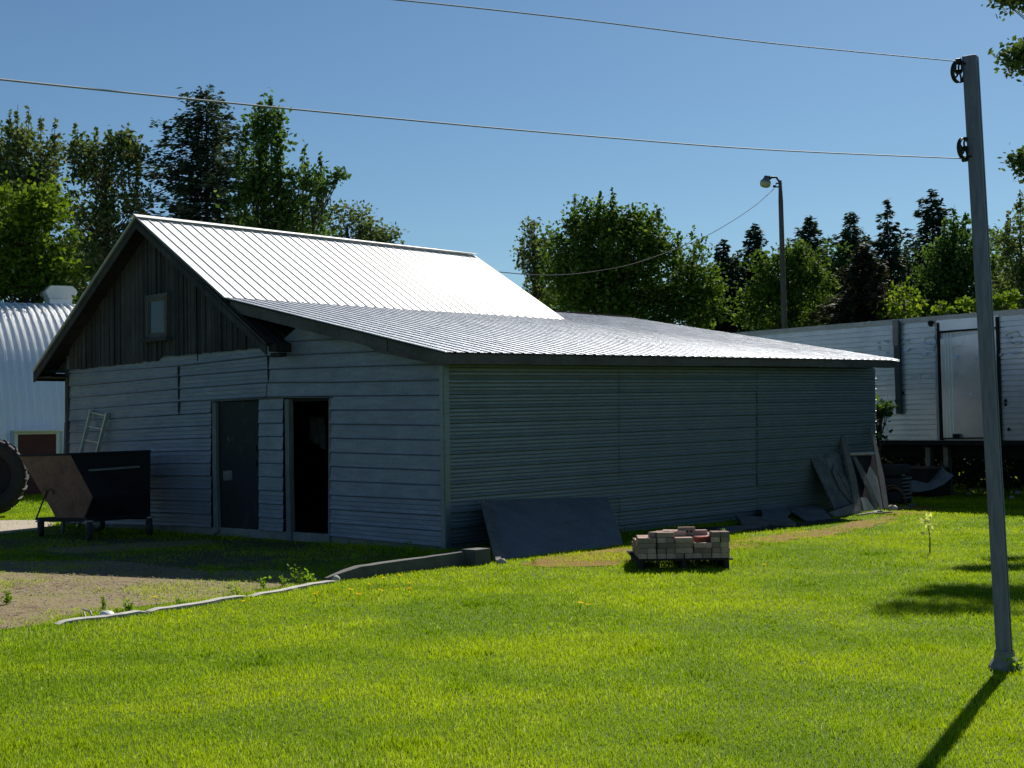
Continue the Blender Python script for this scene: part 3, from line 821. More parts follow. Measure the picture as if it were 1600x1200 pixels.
tc = at(-20, 742, 27.0); tyre((tc[0], tc[1], .74), .74, .5, (.35, -1, .1), 'big lugged tractor tyre standing at the left edge beside the hopper cart', disc=True)


# ------------------------------------------------------------------ quonset hut
def hut():
    ang = math.radians(29); ax = np.array([math.cos(ang), math.sin(ang), 0]); pr = np.array([-math.sin(ang), math.cos(ang), 0])
    base = at(60, 760, 36.0); base[2] = 0
    R_ = 4.5; H = 5.0
    r = thing('arched_shed', base, 'silver ribbed arched metal shed beyond the left corner of the barn', 'shed')
    vs = []; fs = []; NA = 40; x0, x1 = -10.0, 12.0; sp = .19; prof = []
    k = x0
    while k < x1:
        for d, o in ((0, 0), (.11, 0), (.13, .05), (.17, .05)): prof.append((k + d, o))
        k += sp
    for i in range(NA + 1):
        t = math.pi * i / NA
        # rounded arch: steep foot, flat crown
        cy, cz = -math.cos(t), math.sin(t)
        yy = R_ * (1 + cy * (abs(cy) ** .0)); zz = H * cz ** .97
        nrm = unit(pr * cy + Z * max(cz, .02))
        for (a, o) in prof: vs.append(base + ax * a + pr * yy + Z * zz + nrm * o)
    m = len(prof)
    for i in range(NA):
        for j in range(m - 1): a = i * m + j; fs.append((a, a + 1, a + m + 1, a + m))
    mb = MB(); mb.add(vs, fs); mb.build('shell', M['hut'], r, recalc=False)
    mb = MB()
    for e in (x0, x1):
        pts = []
        for i in range(NA + 1):
            t = math.pi * i / NA; pts.append(base + ax * e + pr * R_ * (1 - math.cos(t)) + Z * H * max(math.sin(t), 0) ** .97)
        mb = MB(); mb.add(pts, [tuple(range(len(pts)))]); mb.build('end_wall', M['skin'], r)
    # lap seam
    mb = MB(); tS = .0
    for i in range(NA):
        t = math.pi * i / NA
    P0 = base + pr * -.02; n = -pr
    def q(x, y, off=0): return pl(x, y, P0 + n * off, n)
    # dormered window bay
    f = MB()
    f.prism([q(20, 673, .15), q(98, 673, .15), q(97, 800, .15), q(22, 800, .15)], n, 1.9); f.build('window_bay', M['hutbay'], r)
    dw = MB(); dw.prism([q(28, 679, .17), q(88, 678, .17), q(88, 800, .17), q(28, 800, .17)], n, .02)
    dd = dw.build('door', M['red'], r)
    fr = MB()
    fr.prism([q(23, 675, .2), q(93, 674, .2), q(93, 678, .2), q(23, 679, .2)], n, .05)
    fr.prism([q(23, 679, .2), q(28, 679, .2), q(28, 800, .2), q(23, 800, .2)], n, .05)
    fr.prism([q(88, 678, .2), q(93, 678, .2), q(93, 800, .2), q(88, 800, .2)], n, .05); fr.build('frame', M['white'], dd)
    fr = MB(); fr.prism([q(22, 671.5, .34), q(96, 671, .34), q(96, 674, .34), q(22, 674.5, .34)], n, .3); fr.build('drip_cap', M['white'], r)
    # roof vent: hexagonal box ventilator on the crown
    cr = base + ax * .0 + pr * R_ + Z * (H + .02)
    vc = pl(91, 462, cr, n); du = ax
    mb = MB()
    w = .50; sx = [(-.34, 0), (-.43, .2), (-.30, .36), (.30, .36), (.43, .2), (.34, 0)]
    for s in (0,):
        a = [vc + du * (x * 1.0) + Z * (z - .12) - pr * .45 for x, z in sx]
    mb.prism(a, -pr, .9)
    mb.build('roof_vent', M['white'], r, bevel=.02)
    mb = MB(); mb.box(vc - Z * .18, .6, .7, .3, du, pr); mb.build('vent_base', M['hut'], r)
M['hut'] = m_galv('hut_metal', (.92, .92, .92), .4, .5, .03, False)
M['hutbay'] = m_plain('pale_bay_metal', (.45, .5, .58), .5, .4, .1, 6, .1)
hut()

# ------------------------------------------------------------------ semi trailer
M['glint'] = NT('glint').m
_t = M['glint'].node_tree; _p = _t.nodes.new('ShaderNodeBsdfPrincipled'); _p.inputs['Base Color'].default_value = (1.0, .9, .74, 1); _p.inputs['Roughness'].default_value = .12; _p.inputs['Metallic'].default_value = 1; _t.links.new(_p.outputs[0], _t.nodes[0].inputs['Surface'])
def trailer():
    P1 = at(1600, 650, 28.0); P1[2] = 0
    P2 = at(1170, 655, 34.1); P2[2] = 0
    d = unit(P1 - P2); n = unit(np.cross(d, Z))
    if np.dot(n, EYE - P1) < 0: n = -n
    S0 = P2 - d * 1.5; S1 = P1 + d * 8.5; W = 2.5; Lt = np.linalg.norm(S1 - S0)
    zb, zt = 1.10, 3.60
    r = thing('semi_trailer', (S0 + S1) / 2, 'worn pale metal semi trailer with horizontal siding and a side door, parked behind the barn', 'trailer')
    def q(x, y, off=0): return pl(x, y, P1 + n * off, n)
    mb = MB(); k = zb; rows = []
    body = MB(); prof = []
    z = zb + .02
    while z < zt - .08:
        prof += [(z, -.022), (z + .010, .010), (z + .05, .008), (z + .088, .006), (z + .094, -.022)]; z += .104
    prof.append((z, 0))
    def strip(a, b, zlo, zhi):
        pr_ = [(zz, o) for zz, o in prof if zlo <= zz <= zhi]
        vs = []; fs = []
        for zz, o in pr_: vs += [a + Z * zz + n * o, b + Z * zz + n * o]
        for i in range(len(pr_) - 1): fs.append((2 * i, 2 * i + 1, 2 * i + 3, 2 * i + 2))
        body.add(vs, fs)
    da = q(1463, 600); db = q(1561, 600); da[2] = 0; db[2] = 0
    strip(S0, da, 0, 9); strip(db, S1, 0, 9)
    body.add([S0 - n * .01 + Z * zb, S1 - n * .01 + Z * zb, S1 - n * .01 + Z * zt, S0 - n * .01 + Z * zt], [(0, 1, 2, 3)])
    bk = [S0 - n * W, S1 - n * W]
    body.add([bk[0] + Z * zb, bk[1] + Z * zb, bk[1] + Z * zt, bk[0] + Z * zt, S0 + Z * zb - n * .01, S1 + Z * zb - n * .01, S1 + Z * zt - n * .01, S0 + Z * zt - n * .01],
             [(0, 1, 2, 3), (3, 2, 6, 7), (0, 4, 5, 1), (0, 3, 7, 4), (1, 5, 6, 2)])
    body.build('body', M['skin'], r, recalc=False)
    mb = MB(); mb.bar(S0 + Z * (zt - .02) + n * .01, S1 + Z * (zt - .02) + n * .01, .06, .09); mb.build('top_rail', M['steelrail'], r)
    mb = MB(); mb.bar(S0 + Z * (zb - .03) + n * .0, S1 + Z * (zb - .03) + n * .0, .06, .09)
    for k in np.arange(.5, Lt, .55): c = S0 + d * k; mb.bar(c + Z * (zb - .07), c - n * W + Z * (zb - .07), .06, .10)
    for s in (.6, 1.9): mb.bar(S0 - n * s + Z * (zb - .2), S1 - n * s + Z * (zb - .2), .12, .3)
    mb.build('chassis', M['blacksteel'], r)
    # door
    dr = MB(); dr.prism([q(1469, 530, .03), q(1556, 517, .03), q(1560, 684, .03), q(1474, 684, .03)], n, .035); dob = dr.build('side_door', M['doorskin'], r)
    mb = MB()
    for x in (1474.5, 1479, 1484):
        mb = MB(); mb.prism([q(x, 521, .045), q(x + 1.4, 521, .045), q(x + 5.4, 683, .045), q(x + 4, 683, .045)], n, .02); mb.build('hinge_rib', M['doorskin'], dob)
    mb = MB(); mb.prism([q(1465, 517.5, .05), q(1537, 512, .05), q(1560, 510.5, .05), q(1560, 513, .05), q(1537, 514.5, .05), q(1465, 520.5, .05)], n, .04); mb.build('door_head', M['blacksteel'], dob)
    mb = MB(); mb.prism([q(1464, 499.5, .02), q(1560, 490, .02), q(1560, 511, .02), q(1464, 518, .02)], n, .03); mb.build('header_panel', M['doorskin'], dob)
    for jq in ([(1463, 504), (1465.5, 504), (1472, 688), (1468, 688)], [(1555, 495), (1559, 495), (1565, 690), (1562, 690)]): mb = MB(); mb.prism([q(x, y, .045) for x, y in jq], n, .04); mb.build('door_jamb', M['blacksteel'], dob)
    mb = MB(); mb.prism([q(1472, 684, .06), q(1562, 683, .06), q(1562, 685, .06), q(1472, 686, .06)], n, .05)
    mb.box(q(1494, 682, .08), .12, .06, .1, d, n); mb.build('latch_bar', M['blacksteel'], dob)
    # vertical post on the side
    mb = MB(); mb.prism([q(1394.5, 502, .09), q(1403, 501.5, .09), q(1407, 646, .09), q(1400, 647, .09)], n, .08); mb.build('side_post', M['postgreen'], r)
    mb = MB(); mb.prism([q(1394, 500, .1), q(1403, 500, .1), q(1403, 540, .1), q(1395, 540, .1)], n, .03); mb.build('post_cap', M['steel'], r)
    # worn remains of lettering: pale flecks and scrawl
    F8 = lambda x, y: (1370 + x * .18327, 480 + y * .18327)
    mb = MB()
    def fleck(x0, y0, x1, y1, off=.02):
        a = []; N = 9; cx, cy, rx, ry = (x0 + x1) / 2, (y0 + y1) / 2, (x1 - x0) / 1.8, (y1 - y0) / 1.6
        for k in range(N):
            t = 2 * math.pi * k / N; j = random.uniform(.75, 1.15); a.append(q(*F8(cx + rx * j * math.cos(t), cy + ry * j * math.sin(t)), off + .012 + ry * .0009 * math.sin(t)))
        mb = MB(); mb.prism(a, n, .004); mb.build('worn_patch', M['glint'], r)
    for b in [(62, 282, 100, 302), (0, 292, 18, 312), (8, 330, 26, 362), (68, 380, 96, 396), (215, 352, 278, 376), (200, 275, 280, 292), (402, 298, 470, 318), (470, 292, 502, 310), (400, 345, 490, 366), (385, 395, 430, 412), (440, 398, 505, 414), (1034, 390, 1066, 412), (1105, 380, 1180, 394), (1185, 378, 1230, 388), (1100, 248, 1146, 268), (1104, 292, 1150, 306), (1170, 288, 1238, 304), (1206, 240, 1224, 256)]: fleck(*b)
    for b in [(648, 408, 694, 440), (830, 414, 872, 430), (730, 736, 748, 748), (784, 736, 812, 750)]: fleck(*b, off=.034)
    def scrawl(pts, off, w=.008): mb = MB(); mb.tube([q(*F8(x, y), off) for x, y in pts], w, 5); mb.build('chalk_stroke', M['white'], r)
    scrawl([(400, 300), (410, 268), (440, 254), (480, 258), (500, 280)], .02, .012); scrawl([(402, 352), (430, 340), (480, 344)], .02, .012)
    scrawl([(1098, 262), (1105, 228), (1140, 208), (1190, 212), (1215, 240)], .02, .014); scrawl([(1160, 322), (1200, 318), (1240, 300)], .02, .012)
    scrawl([(1120, 225), (1150, 215)], .02)
    for w in ([(265, 580), (285, 575), (300, 590), (290, 605), (270, 625)], [(310, 590), (330, 575), (345, 600), (330, 612)], [(352, 600), (372, 560), (384, 568), (360, 600), (362, 628)], [(430, 585), (450, 580), (462, 604), (440, 612)], [(455, 515), (462, 522)]): scrawl(w, .02, .006)
    for w in ([(590, 600), (600, 606), (612, 590)], [(640, 612), (665, 560), (690, 545), (694, 560), (655, 605), (652, 632), (668, 622)], [(682, 596), (700, 585), (712, 600), (730, 580), (744, 600), (736, 616), (752, 610)], [(795, 578), (806, 590), (794, 606)], [(700, 545), (740, 548)], [(665, 350), (700, 325), (742, 330)], [(812, 960), (860, 958)], [(640, 350), (660, 335), (680, 345)]): scrawl(w, .036, .006)
    mb = MB(); mb.lathe([(0, .0), (.02, .0), (.03, .05), (0, .07)], q(1454, 505, .02), n, 12); mb.build('marker_lamp', M['blacksteel'], r)
    for (x, y) in ((1571, 626), (1571, 632), (1576, 671), (1411, 614)): mb = MB(); mb.lathe([(0, .0), (.01, .03), (0, .035)], q(x, y, .02), n, 8); mb.build('rivet', M['blacksteel'], r)
    # landing leg, axle and dark wheels
    for k in (-2.6, -1.4):
        c = S0 + d * (k + 4.0) - n * .35 + Z * .52
        wmb = MB(); wmb.lathe([(-.13, .28), (-.14, .45), (-.1, .51), (.1, .51), (.14, .45), (.13, .28), (.1, .27), (.1, .42), (-.1, .42), (-.1, .27)], c, n, 32, close=True)
        w_ = wmb.build('wheel', M['rubber'], r, smooth=True)
        hm = MB(); hm.lathe([(.02, .0), (.04, .1), (.06, .14), (.03, .28), (-.03, .28), (-.06, 0)], c, n, 20); hm.build('rim', M['steel'], w_)
    for k in (1480, 1452):
        c = q(k, 690, -.5); mb = MB(); mb.bar([c[0], c[1], .05], [c[0], c[1], zb - .1], .12, .12, n); mb.box([c[0], c[1], .03], .3, .3, .05, d, n); mb.build('landing_leg', M['steel'], r)
    return q, d, n
t = NT('door_skin'); co = t.coord((1, 1, 1), 'World'); a1 = t.noise(co, 1.6, 5); a2 = t.noise(t.coord((3, 3, .4), 'World'), 3, 6, .7)
cc = t.mix(t.ramp(a2, [(.6, 0), (.85, .4)]), t.ramp(a1, [(.3, (.55, .6, .66)), (.7, (.7, .76, .82))]), (.22, .19, .18)); t.bsdf(cc, .28, .8); M['doorskin'] = t.m
M['steelrail'] = m_plain('rail_metal', (.42, .42, .42), .5, .5, .3, 8, .2)
M['postgreen'] = m_plain('dark_green_metal', (.05, .075, .075), .6, .2, .3, 8, .2)
TQ, TD, TN = trailer()

# ------------------------------------------------------------------ clothesline post, pulleys, lines
def post():
    b = gnd(1571, 1046); top = at(1516, 88, b[1] + .0)
    r = thing('clothesline_post', b, 'leaning square grey green clothesline post at the right with two spoked pulleys', 'post')
    d = unit(top - b); ax = unit(np.array([.86, -.5, 0])); ay = unit(np.cross(d, ax)); ax = np.cross(ay, d)
    mb = MB(); mb.box((b + top) / 2 - d * .05, .088, .088, np.linalg.norm(top - b) + .1, ax, ay, d)
    mb.build('shaft', M['post'], r, bevel=.006)
    mb = MB()
    for k in range(1): mb.box((b + top) / 2 + ax * .0455, .003, .012, np.linalg.norm(top - b) * .98, ax, ay, d)
    mb.build('groove', M['postgreen'], r)
    mb = MB(); n = 10; vs = []; fs = []
    prof = [(.0, .115), (.05, .1), (.1, .066), (.14, .06)]
    mb.lathe(prof, b - Z * .02, d, 9); mb.build('footing', M['concd'], r)
    P = {}
    for i, (px, py, R_) in enumerate(((1498, 112, .072), (1507, 232, .072))):
        c = at(px, py, b[1] - .03)
        wax = unit(np.array([-.62, .78, .1]) if i == 0 else np.array([-.66, .75, 0]))
        pm = MB()
        prof = [(-.012, R_), (-.012, R_ * .86), (.012, R_ * .86), (.012, R_), (.005, R_ * .92), (-.005, R_ * .92)]
        pm.lathe(prof, c, wax, 30, close=True)
        pu = pm.build('pulley', M['iron'], r, smooth=False)
        ref = Z; x = unit(np.cross(ref, wax)); y = np.cross(wax, x)
        sp = MB(); sp.lathe([(-.016, 0), (-.016, .016), (.016, .016), (.016, 0)], c, wax, 12)
        for k in range(5):
            t_ = 2 * math.pi * k / 5 + .4
            e = c + (x * math.cos(t_) + y * math.sin(t_)) * R_ * .88
            m_ = c + (x * math.cos(t_ - .25) + y * math.sin(t_ - .25)) * R_ * .45
            sp.tube([c, m_, e], .0065, 6)
        sp.build('spokes', M['iron'], pu)
        pc = b + d * np.dot(c - b, d)
        br = MB()
        s = 1 if i == 0 else -1
        br.tube([c, c + wax * .024, c + wax * .02 + Z * s * .055, pc + Z * s * .05], .009, 6)
        br.tube([c, c - wax * .024, c - wax * .02 + Z * s * .055, pc + Z * s * .045], .007, 6)
        br.lathe([(0, .0), (0, .016), (.03, .016), (.03, 0)], c + Z * s * .07 - wax * .015, wax, 8)
        br.build('bracket', M['iron'], pu)
        P[i] = c + Z * (R_ * .9 if i == 0 else -R_ * .9)
    return P, b
PP, PB = post()
def line(name, pts, r, label, m):
    # smooth curve through the points
    p = [np.array(a, float) for a in pts]; out = []
    for i in range(len(p) - 1):
        a = p[max(i - 1, 0)]; b = p[i]; c = p[i + 1]; d = p[min(i + 2, len(p) - 1)]
        for k in range(12):
            t = k / 12; out.append(.5 * ((2 * b) + (-a + c) * t + (2 * a - 5 * b + 4 * c - d) * t * t + (-a + 3 * b - 3 * c + d) * t ** 3))
    out.append(p[-1]); mb = MB(); mb.tube(out, r, 6); o = mb.build(name, m, smooth=True); tag(o, label, 'line' if name == 'clothesline' else 'wire')
M['cable'] = m_plain('dark_cable', (.03, .035, .045), 1, 0, .2, 9, .1)
M['rope'] = m_plain('line_plastic', (.2, .22, .27), .7, 0, .15, 30, .1)
line('clothesline', [PP[0], at(1200, 67, 8.3), at(900, 30, 7.4), at(612, -1, 6.4), at(300, -28, 5.4), at(-100, -58, 4.2)], .0034, 'upper clothesline running from the top pulley out through the top of the photo', M['rope'])
line('clothesline', [PP[1], at(1200, 234, 8.2), at(900, 211, 7.2), at(600, 184, 6.2), at(300, 155, 5.3), at(0, 124, 4.5), at(-150, 108, 4.1)], .0034, 'lower clothesline running from the lower pulley to the left edge', M['rope'])

# ------------------------------------------------------------------ yard light on its pole
def yard_light():
    Y = 46.0; b = at(1228, 520, Y); b[2] = 0; top = at(1219, 282, Y)
    r = thing('yard_light', b, 'tall wooden pole with a round yard light, rising behind the trailer', 'lamp post')
    mb = MB(); mb.tube([b, b + (top - b) * .93, top], [.11, .075, .05], 12); mb.build('pole', M['trim'], r, smooth=True)
    mb = MB(); mb.tube([at(1219, 296, Y), at(1217.5, 284, Y), at(1213, 277, Y), at(1206, 277, Y), at(1202, 280, Y)], .035, 8)
    mb.bar(at(1212, 286.5, Y), at(1222, 286.5, Y), .04, .04); mb.bar(at(1212, 292, Y), at(1222, 292, Y), .04, .04); mb.build('arm', M['iron'], r)
    hd = at(1197, 281, Y); ax = unit(at(1194, 296, Y) - at(1198, 276, Y))
    mb = MB(); mb.lathe([(-.12, .0), (-.12, .08), (-.02, .1), (.04, .16), (.08, .17), (.08, 0)], hd, ax, 20)
    h = mb.build('lamp_head', M['steel'], r, smooth=True)
    mb = MB(); mb.lathe([(.08, .165), (.14, .17), (.2, .15), (.235, .1), (.245, 0)], hd, ax, 20); mb.build('globe', M['globe'], h, smooth=True)
    mb = MB(); mb.lathe([(0, 0), (0, .045), (.1, .045), (.1, 0)], at(1201.5, 275, Y), ax, 10); mb.build('photocell', M['blacksteel'], h)
    mb = MB(); mb.tube([at(1213, 288, Y), at(1210.5, 293, Y)], .012, 6); mb.lathe([(0, 0), (0, .045), (.07, .045), (.07, 0)], at(1210, 293, Y), Z, 8); mb.build('insulator', M['blacksteel'], r)
    line('overhead_wire', [at(1209.5, 295, Y), at(1180, 321, 44), at(1140, 348, 42), at(1090, 375, 40), at(1000, 409, 36), at(930, 424, 34), at(860, 430, 32), at(780, 425, 30), at(700, 415, 28)], .009, 'thin sagging wire from the yard light down behind the barn roof', M['cable'])
t = NT('globe_glass'); t.bsdf((.42, .38, .24), .35, 0); M['globe'] = t.m
yard_light()

# ------------------------------------------------------------------ leaning panel, kerbs, block
def panel():
    g1, g2, w1 = gnd(790, 875.5), gnd(972, 852), onS(767, 782, .05)
    P, n = p3(g1, g2, w1)
    def q(x, y, o=0): return pl(x, y, P + n * o, n)
    o = thing('panel_sheet', g1, 'large dark grey flat sheet leaning against the side wall left of the brick pallet', 'panel')
    mb = MB(); mb.prism([q(767.5, 782), q(860, 776), q(947, 771), q(958, 800), q(976, 856), q(880, 867), q(791, 878)], n, .02); mb.build('sheet', M['sheet'], o, bevel=.002)
    mb = MB(); mb.prism([q(861, 820, .004), q(905, 812, .004), q(907, 814, .004), q(862, 822, .004)], n, .004); mb.build('scratch', M['greywood'], o)
    for i, (a, b, lab) in enumerate((((755.5, 785), (779, 878), 'outer narrow plank leaning at the left edge of the dark sheet'), ((763, 783), (787, 877.5), 'inner narrow plank leaning directly against the left edge of the dark sheet'))):
        t_ = thing('plank', gnd(b[0], b[1]), lab, 'plank', 'planks beside the dark sheet'); mb = MB()
        a_ = q(a[0], a[1], .02 + .03 * (1 - i)); b_ = q(b[0], b[1], .02 + .03 * (1 - i)); mb.bar(a_, b_, .075, .03, n); mb.build('board', M['greywood'], t_)
t = NT('sheet_metal'); co = t.coord((1, 1, 1), 'World'); a1 = t.noise(co, 2.6, 7, .7, .5); a2 = t.noise(co, 25, 4)
t.bsdf(t.ramp(t.mix(.35, a1, a2), [(.3, (.08, .085, .095)), (.5, (.13, .14, .155)), (.66, (.17, .18, .19)), (.78, (.26, .27, .27))]), .75, .1, t.bump(a1, .3, .01)); M['sheet'] = t.m
panel()
M['kerb'] = m_plain('kerb_concrete', (.085, .085, .08), .95, 0, .45, 5, .6)  # base darkened to paint the barn's shade onto the kerb
def kerb():
    a, b = gnd(512, 911), gnd(745, 881)
    o = thing('retaining_kerb', a, 'long low concrete kerb beam running to the near corner of the barn', 'kerb'); d = unit(b - a); pe = np.array([-d[1], d[0], 0])
    mb = MB(); N = 14; L = np.linalg.norm(b - a); vs = []; fs = []
    for i in range(N + 1):
        f = i / N; c = a + (b - a) * f; h = .05 + .07 * min(1, f * 5) + rng.normal(0, .0015); h = h + .04 * f
        w = .13 * min(1, .45 + f * 4); 
        vs += [c, c + Z * h * .96 + pe * .01, c + Z * h + pe * .03, c + pe * (w - .02) + Z * h, c + pe * w + Z * h * .9, c + pe * w]
    for i in range(N):
        for j in range(6): k = i * 6; fs.append((k + j, k + (j + 1) % 6, k + 6 + (j + 1) % 6, k + 6 + j))
    fs += [(0, 1, 2, 3, 4, 5), tuple(N * 6 + j for j in range(6))]
    mb.add(vs, fs); mb.build('beam', M['kerb'], o)
    rock('stone', gnd(520, 909), .07, 'pale stone added for the sunlit end of the long low kerb', M['conc'])  # pale colour stands in for sunlight on the kerb's left end
    c = (gnd(740, 884) + gnd(770, 882)) / 2; o = thing('concrete_block', c, 'rough concrete block at the end of the kerb by the barn corner', 'concrete block')
    mb = MB(); mb.box(c + pe * .12 + Z * .085, .25, .24, .19, d, pe); mb.build('block', M['kerb'], o, bevel=.004)
    r = gnd(784, 881); o = rock('stone', r, .055, 'small pale round stone at the foot of the leaning planks', M['conc'])
    # thin broken kerb strip
    for k, (p, q_, lab) in enumerate((((92, 979), (233, 959.5), 'left end piece of the thin pale concrete edging strip'), ((238, 959), (392, 935), 'middle piece of the thin pale concrete edging strip'), ((398, 934.5), (530, 911), 'right piece of the thin pale concrete edging strip'))):
        a, b = gnd(*p), gnd(*q_); o = thing('edging_strip', a, lab, 'edging', 'pieces of thin concrete edging'); d = unit(b - a); pe = np.array([-d[1], d[0], 0]); vs = []; fs = []; N = 10
        for i in range(N + 1):
            c = a + (b - a) * i / N + pe * rng.normal(0, .01) + pe * .018 * math.sin(i * .7 + k); h = .032 + rng.normal(0, .003); h *= (.5 if i in (0, N) else 1)
            vs += [c, c + Z * h, c + pe * .07 + Z * (h + .006), c + pe * .09]
        for i in range(N):
            for j in range(4): m = i * 4; fs.append((m + j, m + (j + 1) % 4, m + 4 + (j + 1) % 4, m + 4 + j))
        fs += [(0, 1, 2, 3), tuple(N * 4 + j for j in range(4))]
        mb = MB(); mb.add(vs, fs); mb.build('strip', M['conc'], o)
def rock(name, c, r, label, m, group=None, cat='stone'):
    o = thing(name, c, label, cat, group); mb = MB(); n = 10; vs = []; fs = []
    for i in range(6):
        ph = math.pi * i / 5
        for j in range(n):
            t_ = 2 * math.pi * j / n; rr = r * random.uniform(.82, 1.12)
            vs.append(np.array(c) + np.array([rr * math.sin(ph) * math.cos(t_) * 1.15, rr * math.sin(ph) * math.sin(t_), rr * .75 * math.cos(ph) + r * .35]))
    for i in range(5):
        for j in range(n): fs.append((i * n + j, i * n + (j + 1) % n, (i + 1) * n + (j + 1) % n, (i + 1) * n + j))
    mb.add(vs, fs); mb.build('rock', m, o, smooth=True); return o
kerb()
rock('stone', gnd(166, 966), .06, 'white stone lying on the left end of the edging strip', M['white'])
rock('stone', gnd(1393, 798), .09, 'squarish pale stone at the foot of the tall thin plank', M['conc'])
rock('stone', gnd(1376, 803), .06, 'dark broken stone in front of the leaning boards', M['concd'])
o = thing('stick', gnd(135, 962), 'thin pale bent stick lying beside the white stone', 'stick')
mb = MB(); mb.tube([gnd(128, 951, .05), gnd(140, 955, .06), gnd(144, 962, .03)], [.008, .012, .006], 6); mb.tube([gnd(131, 957, .05), gnd(135, 968, .01)], .008, 6); mb.build('twig', M['sunlit_palewood'], o)

# ------------------------------------------------------------------ brick pallet
def bricks():
    a, b = gnd(998, 877, .1), gnd(1140, 875, .1); dx = unit(b - a); dx[2] = 0; dx = unit(dx); dy = np.array([-dx[1], dx[0], 0])
    W = np.linalg.norm(b - a); D = 1.12
    base = a.copy(); base[2] = 0
    o = thing('pallet', base + dx * W / 2 + dy * D / 2, 'dark weathered wooden pallet under the stack of bricks', 'pallet')
    mb = MB()
    for k in range(7): mb.box(base + dx * W / 2 + dy * (.05 + k * (D - .1) / 6) + Z * .11, W + .08, .09, .018, dx, dy)
    mb.build('deck_board', M['wooddark'], o)
    mb = MB()
    for k in range(3): mb.box(base + dx * (.03 + k * (W - .06) / 2) + dy * D / 2 + Z * .05, .05, D, .1, dx, dy)
    mb.build('stringer', M['wooddark'], o)
    bl, bw, bh = .185, .092, .054
    # brick mesh in local coordinates
    src = {}
    def brick(c, ang=0.0, m='brick', label='buff brick stacked on the pallet', flip=False, cored=False):
        key = (m, cored)
        loc = c
        if key not in src:
            t_ = thing('brick', (0, 0, 0), label, 'brick', 'bricks stacked on the pallet')
            mb = MB(); mb.box((0, 0, 0), bl, bw, bh); ob = mb.build('block', M[m], t_, bevel=.004)
            if cored:
                mb = MB()
                for x in (-.05, 0, .05): mb.lathe([(0, 0), (0, .013), (.002, .013), (.002, 0)], (x, 0, bh / 2), Z, 10)
                mb.build('core_hole', M['black'], t_)
            src[key] = t_; t = t_
        else: t = copy_tree(src[key])
        t['label'] = label
        t.location = tuple(loc); base_ang = math.atan2(dx[1], dx[0]) + ang
        t.rotation_euler = (math.radians(90) if flip else 0, 0, base_ang)
        return t
    z0 = .122
    H = [4, 4, 4, 3, 5]; nx, ny = 5, 10
    OC = ['first', 'second', 'third', 'fourth', 'fifth']; OR = ['front', 'second', 'third', 'fourth', 'fifth', 'sixth', 'seventh', 'eighth', 'ninth', 'back']; OL = ['bottom', 'second', 'third', 'fourth', 'fifth']
    HD = {(i, k): random.random() < .4 for i in range(nx) for k in range(6)}
    for i in range(nx):
        for j in range(ny):
            h = H[i] if j < 2 else 4
            if j > 5: h = random.choice([3, 4, 4])
            if j > 7: h = random.choice([2, 3, 3])
            for k in range(h):
                if 0 < i < nx - 1 and 1 < j < ny - 1 and k < h - 1: continue
                if i == 0 and j > 4 and k == h - 1 and random.random() < .5: continue
                lab = 'buff brick, %s layer, %s column from the left, %s row of the pallet stack' % (OL[k], OC[i], OR[j])
                if j < 2 and HD[(i, k)]:        # turned endwise: two headers side by side
                    x = .1 + i * (bl + .010) + (-.048 if j == 0 else .048); y = .05 + .049; a0 = math.pi / 2
                    lab = 'buff brick turned endwise, %s layer, %s half of front column %s of the stack' % (OL[k], 'left' if j == 0 else 'right', ['one', 'two', 'three', 'four', 'five'][i])
                else: x = .1 + i * (bl + .010) + random.uniform(-.009, .009); y = .05 + j * (bw + .006) + random.uniform(-.016, .012); a0 = 0
                brick(base + dx * x + dy * y + Z * (z0 + bh / 2 + k * (bh + .002)), a0 + random.uniform(-.08, .08), 'brick', lab)
    def top(i, j, k, ang, lab, m='brick', flip=False, cored=False, dxx=0):
        zc = z0 + k * (bh + .002) + (bw / 2 if flip else bh / 2)
        brick(base + dx * (.1 + i * .195 + dxx) + dy * (.05 + j * .098) + Z * zc, ang, m, lab, flip, cored)
    top(1.0, .2, 4, .05, 'long buff brick laid loose on the front edge of the stack, second column')
    top(.55, 1.2, 4, .9, 'buff brick set askew on the left part of the stack')
    top(1.1, 2.3, 4, .2, 'loose buff brick atop the middle left of the stack')
    top(1.5, 3.6, 4, -.3, 'dark topped brick lying across the middle of the stack')
    top(2.3, 2.4, 4, .04, 'cored buff brick on its edge, highest on the stack', flip=True, cored=True)
    top(1.75, 2.0, 4, .1, 'small pale brick tilted beside the cored brick')
    top(3.15, .9, 3, .5, 'red brick lying askew in the dip right of the middle', m='redbrick')
    top(3.0, 3.0, 4, .1, 'buff brick behind the red brick')
bricks()

